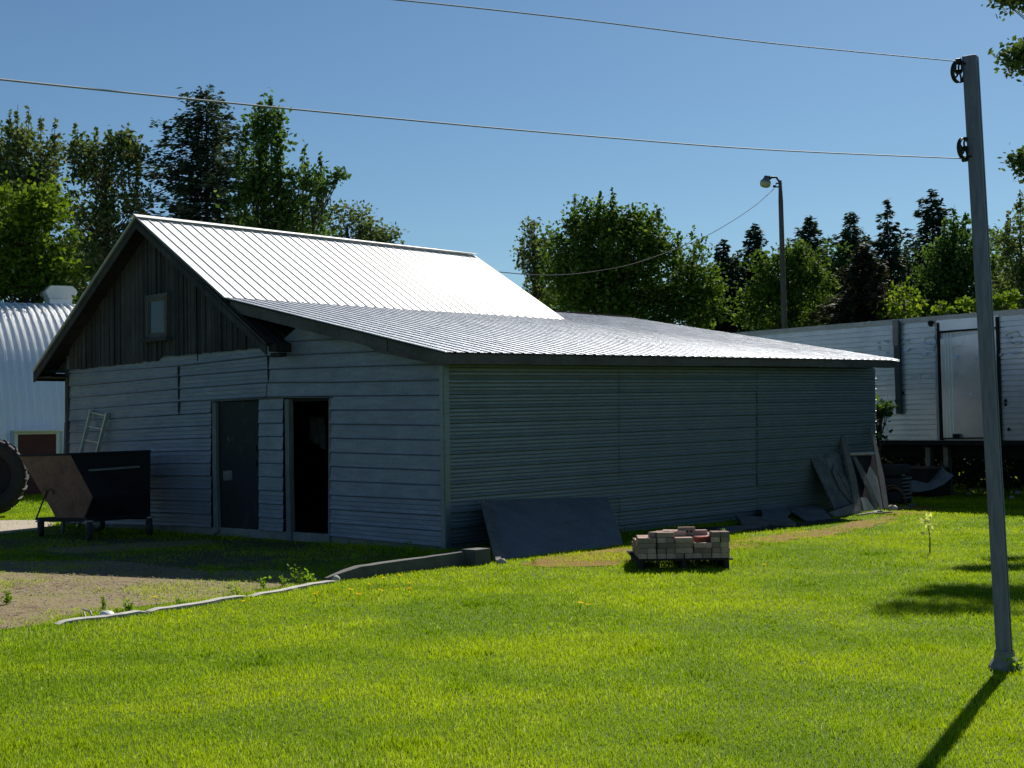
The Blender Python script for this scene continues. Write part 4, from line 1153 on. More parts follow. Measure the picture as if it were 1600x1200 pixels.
# ------------------------------------------------------------------ scrap boards at the far end of the side wall
def scrap():
    def lean(g1, g2, w):
        return p3(np.array(g1), np.array(g2), np.array(w))
    P, n = lean(gnd(1306, 806), gnd(1388, 799), onS(1320, 700, .05))
    def q(x, y, o=0): return pl(x, y, P + n * o, n)
    def add(name, pts, off, th, m, label, cat='board', grp='scrap boards leaning on the side wall', part='board'):
        poly = [q(x, y, off) for x, y in pts]
        for p in poly:
            if p[2] < .0: p[2] = .0
        low = min(poly, key=lambda p: p[2]); t_ = thing(name, (low[0], low[1], 0), label, cat, grp); mb = MB(); mb.prism(poly, n, th); mb.build(part, m, t_); return t_
    Zc = lambda x, y: (1240 + x * .1625, 640 + y * .1625)     # zoom coords -> photo
    z = lambda L: [Zc(*p) for p in L]
    add('board', z([(160, 455), (345, 385), (500, 440), (560, 900), (400, 960)]), .0, .02, M['sheet2'], 'wide dark sheet leaning leftmost in the heap of scrap boards')
    add('post', z([(445, 150), (485, 150), (500, 250), (600, 640), (660, 1000), (600, 1000), (540, 640), (470, 330)]), .10, .06, M['greywood'], 'tallest thick post in the middle of the leaning scrap boards', 'post')
    add('board', z([(375, 590), (392, 525), (415, 590), (600, 900), (570, 905), (450, 760)]), .04, .02, M['greywood'], 'narrow split board with a pointed tip on the wide dark sheet')
    add('board', z([(430, 600), (500, 640), (600, 880), (590, 900)]), .06, .015, M['sheet2'], 'short split board just left of the tall post')
    add('board', z([(335, 990), (590, 900), (640, 960), (640, 985), (405, 1062)]), .16, .02, M['greywood'], 'short flat board lying across the foot of the wide dark sheet')
    add('board', z([(540, 440), (800, 440), (800, 700), (720, 900), (640, 850), (580, 640)]), -.05, .02, M['wooddark'], 'dark backing board behind the right hand boards')
    add('board', z([(570, 450), (600, 450), (770, 740), (815, 960), (780, 965), (720, 800)]), .05, .02, M['greywood'], 'slanting grey slat between the tall post and the broken plank')
    add('board', z([(645, 845), (700, 845), (780, 960), (680, 975)]), .09, .02, M['sunlit_palewood'], 'small pale board piece with painted sunlight at the foot of the tall post')
    add('board', z([(705, 650), (738, 545), (830, 700), (870, 950), (845, 955), (790, 830)]), .08, .02, M['sunlit_palewood'], 'broken pointed pale plank with painted sunlight beside the thin pole')
    add('post', z([(738, 175), (750, 175), (800, 330), (870, 640), (915, 945), (870, 945), (820, 640), (770, 330)]), .12, .03, M['polewood'], 'tall thin pole at the right end of the scrap boards', 'pole')
    add('board', z([(540, 415), (795, 405), (797, 430), (550, 436)]), .11, .02, M['sunlit_palewood'], 'short crosswise stick joining the tall post and thin pole')
    # pieces lying on the ground along the wall
    def flat(pts, hs, th, m, label, name='board', cat='board'):
        P_ = [gnd(x, y, h) for (x, y), h in zip(pts, hs)]; c = sum(P_) / len(P_); t_ = thing(name, (c[0], c[1], 0), label, cat, 'scrap lying along the side wall')
        mb = MB(); nn = unit(np.cross(P_[1] - P_[0], P_[-1] - P_[0])); nn = nn if nn[2] > 0 else -nn
        mb.prism(P_, nn, th); mb.build('board', m, t_)
    flat([(1149, 805), (1233, 809), (1244, 818), (1158, 814)], [.12, .08, .06, .09], .05, M['greywood'], 'dark heavy board propped on the low scrap, pointed left end')
    flat([(1120, 825), (1190, 817), (1200, 822), (1122, 833)], [.04, .04, .03, .03], .03, M['greywood'], 'low grey plank lying nearest the pallet along the wall')
    flat([(1060, 826), (1180, 820), (1215, 824), (1080, 836)], [.03, .03, .02, .02], .02, M['wooddark'], 'dark flat board on the ground behind the brick pallet')
    flat([(1150, 827), (1300, 810), (1322, 811), (1180, 830)], [.03, .04, .02, .02], .02, M['wooddark'], 'long dark board on the ground below the propped sheets')
    P2_, n2 = p3(gnd(1264, 818), gnd(1302, 813), onS(1248, 792, .04))
    for pts, lab, m_, nm in (([(1231, 795), (1281, 789), (1302, 812), (1264, 817)], 'square dark sheet propped low in front of the side wall', M['sheet2'], 'board'),
                        ([(1188, 789), (1222, 787), (1236, 800), (1230, 808), (1192, 809)], 'small ribbed metal offcut propped against the base of the wall', M['side'], 'metal_offcut')):
        Q_ = [pl(x, y, P2_ + n2 * .015, n2) for x, y in pts]; c = sum(Q_) / len(Q_); t_ = thing(nm, (c[0], c[1], 0), lab, 'sheet', 'scrap lying along the side wall'); mb = MB(); mb.prism(Q_, n2, .014); mb.build('sheet', m_, t_)
t = NT('dark_sheet'); co = t.coord((1, 1, 1), 'World'); a1 = t.noise(co, 4, 7, .7, .5); a2 = t.noise(co, 30, 4)
t.bsdf(t.ramp(t.mix(.35, a1, a2), [(.3, (.035, .04, .045)), (.5, (.1, .11, .115)), (.6, (.17, .18, .185)), (.72, (.26, .27, .27))]), .8, .05, t.bump(a1, .3, .01)); M['sheet2'] = t.m
M['polewood'] = m_wood('pole_wood', (.12, .11, .1), (.34, .32, .29), (4, 4, 4))
scrap()
# junk under the trailer
def junk():
    Z5 = lambda x, y: (1380 + x * .1375, 680 + y * .1375)
    g = gnd(1436, 779); Y = g[1]
    o = thing('bent_sheet', g, 'bent grey metal sheet curving upward under the trailer', 'metal sheet'); vs = []; fs = []
    top = [(190, 560), (330, 515), (450, 475), (560, 420), (660, 350)]; bot = [(230, 640), (420, 640), (560, 615), (700, 550), (800, 455)]
    for (a, b) in zip(top, bot): vs += [at(*Z5(*a), Y + .5), at(*Z5((a[0] + b[0]) / 2 - 8, (a[1] + b[1]) / 2 + 10), Y + .2), at(*Z5(*b), Y)]
    for i in range(4):
        for j in range(2): k = i * 3 + j; fs.append((k, k + 1, k + 4, k + 3))
    mb = MB(); mb.add(vs, fs); ob = mb.build('sheet', M['skin2'], o); md = ob.modifiers.new('s', 'SOLIDIFY'); md.thickness = .012
    c = at(1388, 728, 27.2); tyre((c[0], c[1], .62), .42, .22, (0, 0.05, 1), 'upper car tyre of the pile at the back corner of the barn', lugs=0, group='tyres piled behind the barn corner')
    tyre((c[0] - .02, c[1], .38), .42, .22, (0, 0.02, 1), 'lower car tyre of the pile at the back corner of the barn', lugs=0, group='tyres piled behind the barn corner')
    tyre((c[0] + .02, c[1], .13), .42, .22, (0, 0.02, 1), 'bottom car tyre of the pile at the back corner of the barn', lugs=0, group='tyres piled behind the barn corner')
    c = at(1415, 742, 26.9); c[2] = 0; o = thing('coil_spring', c, 'upright steel coil spring standing beside the tyre pile', 'spring')
    mb = MB(); mb.tube([c + np.array([.1 * math.cos(t), .1 * math.sin(t), .08 + t * .011]) for t in np.linspace(0, 42, 150)], .018, 6); mb.build('coil', M['steel'], o, smooth=True)
    c = gnd(1396, 790); o = thing('hose_coil', c, 'loose coil of brown hose beside the thin pole', 'hose')
    mb = MB()
    for k in range(4): mb.tube([c + np.array([(.3 + .03 * k) * math.cos(t) * .75, .1 * k, .02 + (.3 + .04 * k) * abs(math.sin(t))]) for t in np.linspace(0, math.pi, 20)], .012, 6)
    mb.build('loops', M['hose'], o, smooth=True)
    c = gnd(1465, 781); o = thing('junk_box', c, 'dark rusted steel box under the trailer beyond the bent sheet', 'box'); mb = MB(); mb.box(c + Z * .3 + np.array([0, 1.4, 0]), 1.1, .7, .55, TD, TN); mb.build('case', M['blacksteel'], o, bevel=.02)
    mb = MB(); mb.box(c + Z * .585 + np.array([0, 1.4, 0]), 1.14, .74, .03, TD, TN); mb.build('lid', M['rust'], o)
    for i, (x, y, s) in enumerate(((1513, 773, .05), (1517, 767, .05), (1534, 767, .05), (1560, 771, .04), (1581, 779, .05), (1590, 772, .07), (1598, 760, .09))): rock('stone', gnd(x, y), s, 'small pale stone in the trailer shade, %s of seven from the left' % ['first', 'third', 'second', 'fourth', 'fifth', 'sixth', 'seventh'][i] if i not in (1, 2) else 'small pale stone in the trailer shade, %s of seven from the left' % ['', 'second', 'third'][i], M['conc'], 'stones in the shade below the trailer')
M['skin2'] = m_plain('scrap_metal', (.2, .21, .2), .6, .3, .35, 5, .2); M['hose'] = m_plain('hose_rubber', (.16, .08, .04), .6, 0, .2, 9, .1)
junk()

# ------------------------------------------------------------------ vegetation
LEAF = dict(
    maple=m_leaf('maple_leaves', (.05, .10, .02), (.10, .18, .03), (.24, .32, .08), .42),
    mid=m_leaf('mid_leaves', (.07, .13, .012), (.13, .22, .018), (.26, .36, .04), .5),
    bright=m_leaf('bright_leaves', (.10, .17, .015), (.18, .28, .03), (.34, .42, .07), .5),
    pale=m_leaf('pale_leaves', (.08, .115, .05), (.14, .19, .08), (.26, .31, .15), .4),
    reddish=m_leaf('reddish_leaves', (.055, .095, .035), (.10, .15, .05), (.28, .22, .13), .42),
    poplar=m_leaf('poplar_leaves', (.045, .095, .03), (.08, .155, .04), (.19, .28, .09), .45),
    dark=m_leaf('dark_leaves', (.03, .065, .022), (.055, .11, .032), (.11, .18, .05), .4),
    hemlock=m_leaf('hemlock_needles', (.035, .06, .042), (.06, .095, .065), (.12, .16, .10), .3),
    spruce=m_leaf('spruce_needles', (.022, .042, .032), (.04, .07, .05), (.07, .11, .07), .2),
    brown=m_leaf('brownish_needles', (.032, .038, .028), (.058, .062, .042), (.09, .095, .06), .2),
    front=m_leaf('near_maple_leaves', (.05, .09, .03), (.09, .15, .05), (.2, .26, .1), .4),
    young=m_leaf('young_leaves', (.4, .5, .2), (.5, .6, .25), (.75, .8, .4), .6),
    weed=m_leaf('weed_leaves', (.14, .26, .02), (.22, .38, .03), (.32, .48, .05), .5),
)
def leaf_cloud(cent, size, up=.25, aspect=.62):
    n = len(cent)
    d = rng.normal(0, 1, (n, 3)); d[:, 2] = d[:, 2] * .7 - up; d /= np.linalg.norm(d, axis=1)[:, None]
    r = rng.normal(0, 1, (n, 3)); w = np.cross(d, r); w /= np.linalg.norm(w, axis=1)[:, None] + 1e-9
    s = size * rng.uniform(.6, 1.3, n)[:, None]
    co = np.zeros((n, 4, 3)); co[:, 0] = cent - d * s * .5; co[:, 1] = cent + w * s * aspect * .5 - d * s * .05; co[:, 2] = cent + d * s * .5; co[:, 3] = cent - w * s * aspect * .5 - d * s * .05
    return co.reshape(-1, 3)
def foliage(name, co, m, parent, rn):
    n = len(co) // 4
    return np_mesh(name, co, np.arange(n * 4), np.full(n, 4), m, parent, rnd=rn)
def branchy(mb, a, b, r0, r1, wob=.12, n=5, sides=5):
    a = np.array(a); b = np.array(b); L = np.linalg.norm(b - a); pts = []; rs = []
    off = rng.normal(0, wob * L, 3) * .5
    for i in range(n + 1):
        f = i / n; p = a + (b - a) * f + off * math.sin(math.pi * f) - Z * L * .08 * math.sin(math.pi * f); pts.append(p); rs.append(r0 + (r1 - r0) * f)
    mb.tube(pts, rs, sides, cap=False); return pts
def broad_tree(cx, Y, lobes, mat, label, cat='tree', leaf=.12, dens=1.0, clump=.38, trunk=.16, trunk_px=None, grp=None, name='broadleaf_tree', spires=(), base_y=None):
    if Y > 38: leaf *= 1.45
    b = at(cx, 640, Y); b[2] = 0
    px = Y / FPX
    r = thing(name, b, label, cat, grp)
    cl = []; tw = MB()
    top = max([at(l[0], l[1], Y)[2] for l in lobes] + [at(s[0], s[1], Y)[2] * .8 for s in spires])
    tx = at(trunk_px or cx, 600, Y)[0]
    trunk_top = np.array([tx, Y, top]); start = np.array([b[0], Y, -.1])
    branchy(tw, start, trunk_top, trunk, trunk * .25, .03, 8, 8)
    C = []
    for (lx, ly, rx, ry) in lobes:
        c = at(lx, ly, Y); R1, R2 = rx * px, ry * px; Rd = min(R1, max(R2, .5)) * 1.0
        vol = R1 * R2 * Rd; n = int(max(8, 14 * dens * vol ** .72 / (clump ** 1.4)))
        d = rng.normal(0, 1, (n, 3)); d /= np.linalg.norm(d, axis=1)[:, None]
        rad = rng.uniform(.25, 1, n) ** .55
        # ragged outline
        rad *= 1 + .16 * np.sin(d[:, 0] * 7 + lx) * np.sin(d[:, 2] * 6 + ly) + rng.normal(0, .05, n)
        pts = c + d * rad[:, None] * np.array([R1, Rd, R2])
        C.append(pts)
        k = min(n, 26)
        for p in pts[rng.choice(n, k, replace=False)]:
            h = min(max(p[2] - rng.uniform(.5, 1.6), 1.2), top); f = h / max(top, .1)
            s = start + (trunk_top - start) * min(f, .97); branchy(tw, s, p, trunk * .22 * (1.1 - f) + .012, .006, .1, 4, 4)
    L = []; RN = []
    if C:
        C = np.concatenate(C); nl = int(58 * dens * (clump / .38) ** 1.5 * (.12 / leaf) ** 1.3)
        for c in C:
            n = int(nl * rng.uniform(.4, 1.3)); q = rng.normal(0, clump * .55, (n, 3)) * np.array([1, 1, .75]); L.append(c + q); RN.append(np.clip(rng.normal(.42, .25, n) + rng.normal(0, .12), 0, 1))
    for (sx, y0, y1, w) in spires:          # upright leafy shoots
        a = at(sx, y0, Y + rng.uniform(-.6, .6)); bb = at(sx + rng.uniform(-4, 4), y1, a[1]); Hh = a[2] - bb[2]; W = w * px * 1.35
        n = int(Hh * W * 480 * dens * (.12 / leaf) ** 1.5 * .9) + 30
        f = rng.random(n) ** .8; wd = W * (.22 + .78 * f ** .8) * (.7 + .5 * np.sin(f * 19 + sx) ** 2)
        th = rng.uniform(0, 6.28, n); rr = np.sqrt(rng.random(n)) * wd
        p = a + (bb - a) * f[:, None]; p[:, 0] += np.cos(th) * rr; p[:, 1] += np.sin(th) * rr; p[:, 2] += rng.normal(0, .05, n)
        L.append(p); RN.append(np.clip(rng.normal(.4, .25, n), 0, 1)); tw.tube([bb, a], [.03, .006], 4, cap=False)
    P = np.concatenate(L); RN = np.concatenate(RN)
    tw.build('trunk', M['bark'], r, smooth=True, recalc=False)
    foliage('crown', leaf_cloud(P, leaf), mat, r, RN)
    return r
def conifer(cx, Y, ytop, ybot, hw, mat, label, grp=None, dens=1.0, name='spruce_tree', droop=.3, ragged=.3, leafw=.3, spacing=.22, round_top=False):
    px = Y / FPX; t = at(cx, ytop, Y); b = t.copy(); b[2] = 0; zb = max(.6, at(cx, ybot, Y)[2]); R_ = hw * px
    r = thing(name, b, label, 'tree', grp); tw = MB(); tw.tube([b, t], [.16, .012], 7, cap=False)
    P = []; D = []; z = t[2] - .08; H = t[2] - zb
    while z > zb:
        f = (t[2] - z) / H; rad = R_ * (min(1, (f * 1.9) ** .62) if round_top else f ** .8) * (1 + .22 * math.sin(z * 5.1 + cx)) + .1
        nb = int(5 + 4 * min(1, f * 2)); a0 = rng.uniform(0, 6.28)
        for k in range(nb):
            a = a0 + 6.283 * k / nb + rng.normal(0, .2); l = rad * rng.uniform(1 - ragged * 1.5, 1 + ragged); 
            if rng.random() < ragged * .3: l *= .4
            dirv = np.array([math.cos(a), math.sin(a), 0]); s = np.array([t[0], t[1], z + rng.normal(0, .06)])
            m = max(3, int(l * 44 * dens)); ff = rng.uniform(.08, 1, m) ** .8
            dz = -droop * l * ff * (1 - .45 * ff) + .06 * ff
            lat = np.array([-dirv[1], dirv[0], 0]); wdt = .28 * l * (1.05 - ff) + .05
            off = rng.uniform(-1, 1, m) * wdt
            p = s + dirv * (l * ff)[:, None] + lat * off[:, None] + Z * (dz + rng.normal(0, .10, m) - np.abs(off) * .15)[:, None]
            dd = dirv * 1.0 + lat * (np.sign(off) * .7)[:, None] + rng.normal(0, .28, (m, 3)) - Z * .15
            P.append(p); D.append(dd)
            if l > .5: tw.tube([s, s + dirv * l * .5 - Z * droop * l * .38, s + dirv * l * .95 - Z * (droop * l * .52)], [.022, .014, .005], 4, cap=False)
        z -= spacing * rng.uniform(.7, 1.25)
    P = np.concatenate(P); D = np.concatenate(D); D /= np.linalg.norm(D, axis=1)[:, None]; n = len(P)
    w = np.cross(D, rng.normal(0, 1, (n, 3)) + Z * 1.5); w /= np.linalg.norm(w, axis=1)[:, None]
    L_ = leafw * rng.uniform(.5, 1.2, n)[:, None]; W_ = leafw * .17 * rng.uniform(.7, 1.3, n)[:, None]
    co = np.zeros((n, 4, 3)); co[:, 0] = P - D * L_ * .5; co[:, 1] = P + w * W_; co[:, 2] = P + D * L_ * .5; co[:, 3] = P - w * W_
    tw.build('trunk', M['bark'], r, smooth=True, recalc=False); foliage('crown', co.reshape(-1, 3), mat, r, np.clip(rng.normal(.4, .28, n), 0, 1)); return r

GL, GR = 'trees behind the barn on the left', 'trees behind the trailer and roof on the right'
# left group
broad_tree(30, 47, [(20, 330, 60, 80), (40, 420, 75, 60), (-30, 300, 50, 90), (40, 260, 52, 60), (75, 250, 30, 45), (10, 235, 30, 40)], LEAF['pale'], 'tall tree with upright leafy shoots at the far left edge', grp=GL,
           spires=[(14, 172, 330, 9), (28, 162, 330, 8), (45, 168, 330, 9), (64, 180, 330, 10), (86, 182, 330, 10), (2, 200, 330, 11), (-20, 190, 330, 12), (75, 215, 330, 9), (36, 205, 330, 10)], dens=.8)
broad_tree(45, 41, [(20, 330, 50, 50), (65, 370, 50, 60), (30, 430, 80, 50), (90, 440, 40, 45), (-20, 420, 60, 80), (70, 320, 40, 50)], LEAF['mid'], 'sunlit yellow green tree above the arched shed', grp=GL, dens=.95, leaf=.115)
broad_tree(165, 46, [(165, 245, 50, 42), (200, 235, 28, 30), (130, 240, 26, 30), (140, 330, 45, 60), (195, 330, 42, 60), (160, 410, 65, 60)], LEAF['reddish'], 'open crowned tree with reddish tips left of the gable peak', grp=GL, dens=.85, clump=.36,
           spires=[(118, 195, 290, 9), (150, 200, 280, 9), (172, 205, 280, 8), (200, 192, 290, 9), (215, 225, 300, 8), (135, 215, 290, 8), (187, 212, 290, 8)])
conifer(322, 48, 140, 440, 88, LEAF['hemlock'], 'tall dark feathery conifer directly behind the gable peak', GL, 1.15, 'hemlock_tree', -.08, .42, .24, .2, True)
broad_tree(415, 44, [(412, 330, 50, 60), (410, 240, 34, 80), (420, 195, 18, 34), (480, 300, 30, 50), (450, 380, 55, 45), (385, 400, 50, 50)], LEAF['poplar'], 'tall narrow poplar with twin spires behind the barn roof', grp=GL, dens=.95, name='poplar_tree',
           spires=[(404, 160, 300, 10), (423, 148, 300, 10), (383, 195, 320, 11), (395, 178, 300, 9), (436, 170, 310, 8), (372, 235, 350, 11), (476, 226, 360, 10), (500, 240, 350, 9), (455, 265, 360, 11), (432, 215, 340, 12), (412, 210, 340, 14)])
broad_tree(545, 58, [(545, 350, 50, 30), (500, 370, 40, 38), (590, 370, 38, 22), (560, 385, 70, 25)], LEAF['pale'], 'low rounded grey green tree showing over the roof ridge', grp=GL, dens=.85)
broad_tree(515, 43.5, [(512, 285, 16, 7), (530, 273, 9, 6), (500, 303, 12, 8)], LEAF['poplar'], 'slim sideways leaning sapling right of the poplar', grp=GL, dens=.8, trunk=.05, clump=.22, trunk_px=485)
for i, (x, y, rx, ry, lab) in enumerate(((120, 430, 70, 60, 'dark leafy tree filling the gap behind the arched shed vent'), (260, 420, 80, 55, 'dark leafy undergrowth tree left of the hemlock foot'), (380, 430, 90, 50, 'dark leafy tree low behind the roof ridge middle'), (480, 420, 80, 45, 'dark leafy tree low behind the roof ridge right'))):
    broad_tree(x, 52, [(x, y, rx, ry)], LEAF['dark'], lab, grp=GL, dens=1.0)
# right group
broad_tree(838, 62, [(840, 400, 28, 40), (830, 365, 16, 20), (855, 440, 40, 35)], LEAF['pale'], 'small pale green tree at the left of the big maple', grp=GR, dens=.9, spires=[(832, 345, 400, 8), (850, 365, 410, 8), (816, 370, 420, 9)])
broad_tree(975, 54, [(960, 400, 75, 70), (1040, 425, 70, 60), (910, 430, 55, 60), (1000, 360, 45, 30), (1080, 450, 40, 45), (960, 470, 110, 45), (1010, 495, 110, 40), (930, 450, 60, 50), (920, 350, 38, 38), (945, 362, 48, 32), (880, 400, 30, 50), (1100, 470, 35, 40)], LEAF['maple'], 'big rounded green maple behind the low roof', grp=GR, dens=1.0, name='maple_tree', trunk=.25,
           spires=[(897, 305, 370, 8), (915, 310, 370, 8), (938, 300, 370, 8), (957, 296, 360, 7), (985, 325, 380, 9), (1030, 325, 400, 9), (1015, 345, 400, 9), (1060, 360, 420, 9), (1085, 385, 440, 9), (1000, 330, 380, 8)])
conifer(1130, 60, 380, 560, 36, LEAF['spruce'], 'thin dark spruce just right of the big maple', GR, 1.4, round_top=True)
conifer(1178, 63, 355, 560, 40, LEAF['spruce'], 'rounded dark spruce left of the yard light pole', GR, 1.4, round_top=True)
conifer(1265, 66, 340, 560, 42, LEAF['hemlock'], 'grey green conifer just right of the yard light pole', GR, 1.3, round_top=True)
conifer(1328, 66, 336, 560, 44, LEAF['hemlock'], 'feathery conifer between the pole and the pointed spruce', GR, 1.3, round_top=True)
conifer(1386, 58, 318, 540, 62, LEAF['spruce'], 'sharply pointed layered spruce above the trailer post', GR, 1.5, droop=.2, spacing=.4)
conifer(1456, 62, 302, 560, 52, LEAF['spruce'], 'tall dark spruce left of the clothesline post', GR, 1.4, round_top=True, spacing=.3)
conifer(1349, 52, 384, 560, 58, LEAF['brown'], 'dull brownish green conifer low before the spruces', GR, 1.5, round_top=True, spacing=.2)
broad_tree(1225, 56, [(1225, 430, 55, 45), (1200, 480, 50, 50), (1265, 470, 48, 55), (1240, 400, 25, 30)], LEAF['maple'], 'mid green broadleaf tree behind the yard light pole', grp=GR, dens=1.0, spires=[(1232, 372, 420, 8), (1253, 380, 420, 8), (1280, 390, 440, 9), (1195, 395, 440, 9)])
broad_tree(1500, 54, [(1500, 400, 50, 55), (1470, 450, 45, 55), (1530, 450, 45, 50), (1490, 490, 70, 40)], LEAF['poplar'], 'dense green broadleaf tree just left of the post', grp=GR, dens=1.05, spires=[(1490, 325, 400, 9), (1508, 330, 400, 9), (1525, 345, 410, 9), (1475, 345, 410, 9)])
broad_tree(1600, 50, [(1610, 380, 48, 60), (1585, 450, 40, 45), (1650, 430, 60, 80), (1600, 500, 60, 40)], LEAF['pale'], 'light green tree at the right edge beyond the post', grp=GR, dens=.85, spires=[(1595, 300, 380, 10), (1575, 330, 400, 9), (1615, 310, 380, 12)])
broad_tree(1415, 50, [(1410, 470, 25, 35), (1420, 500, 30, 25)], LEAF['bright'], 'small lit green sapling just above the trailer post', grp=GR, dens=.7)
broad_tree(1530, 44, [(1475, 482, 10, 6), (1520, 476, 22, 10), (1545, 478, 22, 10), (1575, 470, 20, 12)], LEAF['bright'], 'bright yellow green bush tips showing over the trailer roof', 'bush', grp=GR, dens=1.2, clump=.2, name='bush', trunk=.05, leaf=.11)
for (x, y, rx, ry, m_, lab) in ((1150, 450, 40, 50, 'dark', 'dark tree between the two left hand spruces and the pole'), (1300, 425, 34, 50, 'poplar', 'green tree between the pole and the brownish conifer'), (1420, 425, 36, 55, 'dark', 'dark green tree between the pointed spruce and the tall spruce'), (1555, 410, 34, 60, 'maple', 'green tree directly behind the clothesline post')):
    broad_tree(x, 64, [(x, y, rx, ry), (x + 10, y + 60, rx + 10, 40)], LEAF[m_], lab, grp=GR, dens=1.0)
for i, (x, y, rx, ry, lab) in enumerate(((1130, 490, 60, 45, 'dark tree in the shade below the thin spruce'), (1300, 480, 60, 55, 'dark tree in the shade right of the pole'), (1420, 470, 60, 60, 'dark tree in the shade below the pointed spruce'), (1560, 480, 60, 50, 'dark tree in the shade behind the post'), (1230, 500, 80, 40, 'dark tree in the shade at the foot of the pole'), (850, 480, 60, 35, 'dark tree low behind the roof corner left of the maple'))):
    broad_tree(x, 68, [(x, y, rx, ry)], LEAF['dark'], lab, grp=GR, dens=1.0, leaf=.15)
# far wood closing the gaps
def far_wood():
    L = []
    for k in range(1500):
        x = rng.uniform(-75, 75); y = rng.uniform(95, 118); h = rng.uniform(0, 1) ** .7 * (6.2 + .9 * math.sin(x * .35) + .5 * math.sin(x * 1.1))
        L.append(np.array([x, y, h]) + rng.normal(0, .8, (34, 3)) * np.array([1, 1, .8]))
    P = np.concatenate(L); co = leaf_cloud(P, .55); n = len(P)
    o = foliage('far_wood', co, LEAF['dark'], None, np.clip(rng.normal(.35, .25, n), 0, 1)); tag(o, 'dark far wood seen through the gaps between the trees', kind='stuff')
far_wood()
# near maple at the right, only its tips in frame
broad_tree(1850, 22, [(1612, -8, 62, 14), (1625, 90, 66, 26), (1662, 50, 24, 18), (1604, 254, 16, 13), (1640, 262, 30, 18), (1790, 80, 90, 80), (1800, 300, 90, 80), (1626, 332, 25, 12), (1880, 150, 130, 170)], LEAF['front'],
           'near maple whose leafy tips hang into the upper right edge', dens=1.8, leaf=.1, clump=.2, name='maple_tree', trunk=.2)
# bush behind the far barn corner
broad_tree(1372, 28, [(1372, 655, 18, 26), (1384, 640, 12, 10), (1368, 680, 14, 16)], LEAF['dark2'] if 'dark2' in LEAF else LEAF['poplar'], 'leafy shrub between the barn far corner and trailer', 'shrub', dens=1.1, leaf=.13, clump=.16, name='shrub', trunk=.02)

# small plants --------------------------------------------------
def sapling():
    b = gnd(1453, 866); r = thing('sapling', b, 'single thin sapling with pale young leaves standing in the lawn', 'sapling'); Y = b[1]
    mb = MB(); mb.tube([b, at(1453, 840, Y), at(1450, 818, Y), at(1448, 811, Y)], [.009, .007, .005, .003], 6); mb.build('stem', M['bark'], r)
    pts = [(1438, 812, -1, .2), (1444, 816, -1, -.1), (1450, 808, .3, 1), (1455, 818, 1, .1), (1448, 822, -.6, -.5), (1444, 835, -1, .1), (1457, 834, 1, .1), (1459, 823, .6, -.5), (1451, 812, -.2, .8)]
    V_ = []
    for (x, y, dx, dz) in pts * 3:
        c = at(x + random.uniform(-5, 5), y + random.uniform(-4, 4), Y + random.uniform(-.04, .04)); d = unit([dx + random.uniform(-.5, .5), random.uniform(-.3, .3), dz + random.uniform(-.4, .4)]); w = unit(np.cross(d, [random.uniform(-.3, .3), -1, random.uniform(.3, 1.2)])); s = random.uniform(.022, .042)
        V_ += [c - d * s, c + w * s * .5, c + d * s, c - w * s * .5]
    foliage('leaves', np.array(V_), LEAF['young'], r, np.full(len(V_) // 4, .9))
sapling()
ORD = ['first', 'second', 'third', 'fourth', 'fifth', 'sixth', 'seventh', 'eighth', 'ninth', 'tenth', 'eleventh', 'twelfth', 'thirteenth', 'fourteenth', 'fifteenth', 'sixteenth']
def dandelions():
    DX = sorted([385, 245, 495, 500, 545, 575, 590, 602, 622, 644, 625, 640, 905, 918, 1194, 560])
    src = None
    for i, (x, y, lab) in enumerate(((385, 949, 'alone nearest the middle of the edging strip'), (245, 945, 'farthest left near the edging'), (495, 938, 'just below the right end of the edging'), (500, 933, 'beside another by the edging right end'), (545, 932, ''), (575, 921, ''), (590, 931, ''), (602, 912, ''), (622, 929, ''), (644, 929, ''), (625, 908, ''), (640, 920, ''), (905, 955, ''), (918, 953, ''), (1194, 890, ''), (560, 940, ''))):
        g = gnd(x, y + 4)
        if src is None:
            src = thing('dandelion', (0, 0, 0), '', 'flower'); mb = MB(); mb.tube([(0, 0, 0), (.004, 0, .035), (0, 0, .07)], .002, 5); mb.build('stem', LEAF['weed'], src)
            mb = MB()
            for k in range(14):
                a = 6.283 * k / 14
                for (l, h) in ((.018, .004), (.012, .010)): d = np.array([math.cos(a + h * 50), math.sin(a + h * 50), 0]); w = np.array([-d[1], d[0], 0]); mb.add([np.array([0, 0, .07]), d * l + w * .004 + Z * (.07 + h), d * l * 1.15 + Z * (.07 + h), d * l - w * .004 + Z * (.07 + h)], [(0, 1, 2, 3)])
            mb.build('flower_head', M['yellow'], src, recalc=False); o = src
        else: o = copy_tree(src)
        o.location = tuple(g); o.rotation_euler = (random.uniform(-.3, .3), random.uniform(-.3, .3), random.uniform(0, 6)); s = random.uniform(.95, 1.35); o.scale = (s, s, s)
        o['label'] = 'yellow dandelion in the lawn grass, %s from the left of those in view' % ORD[DX.index(x)]; o['group'] = 'dandelions in the lawn'
M['yellow'] = m_leaf('dandelion_yellow', (.9, .7, .01), (.95, .75, .01), (.95, .8, .02), .5)
dandelions()
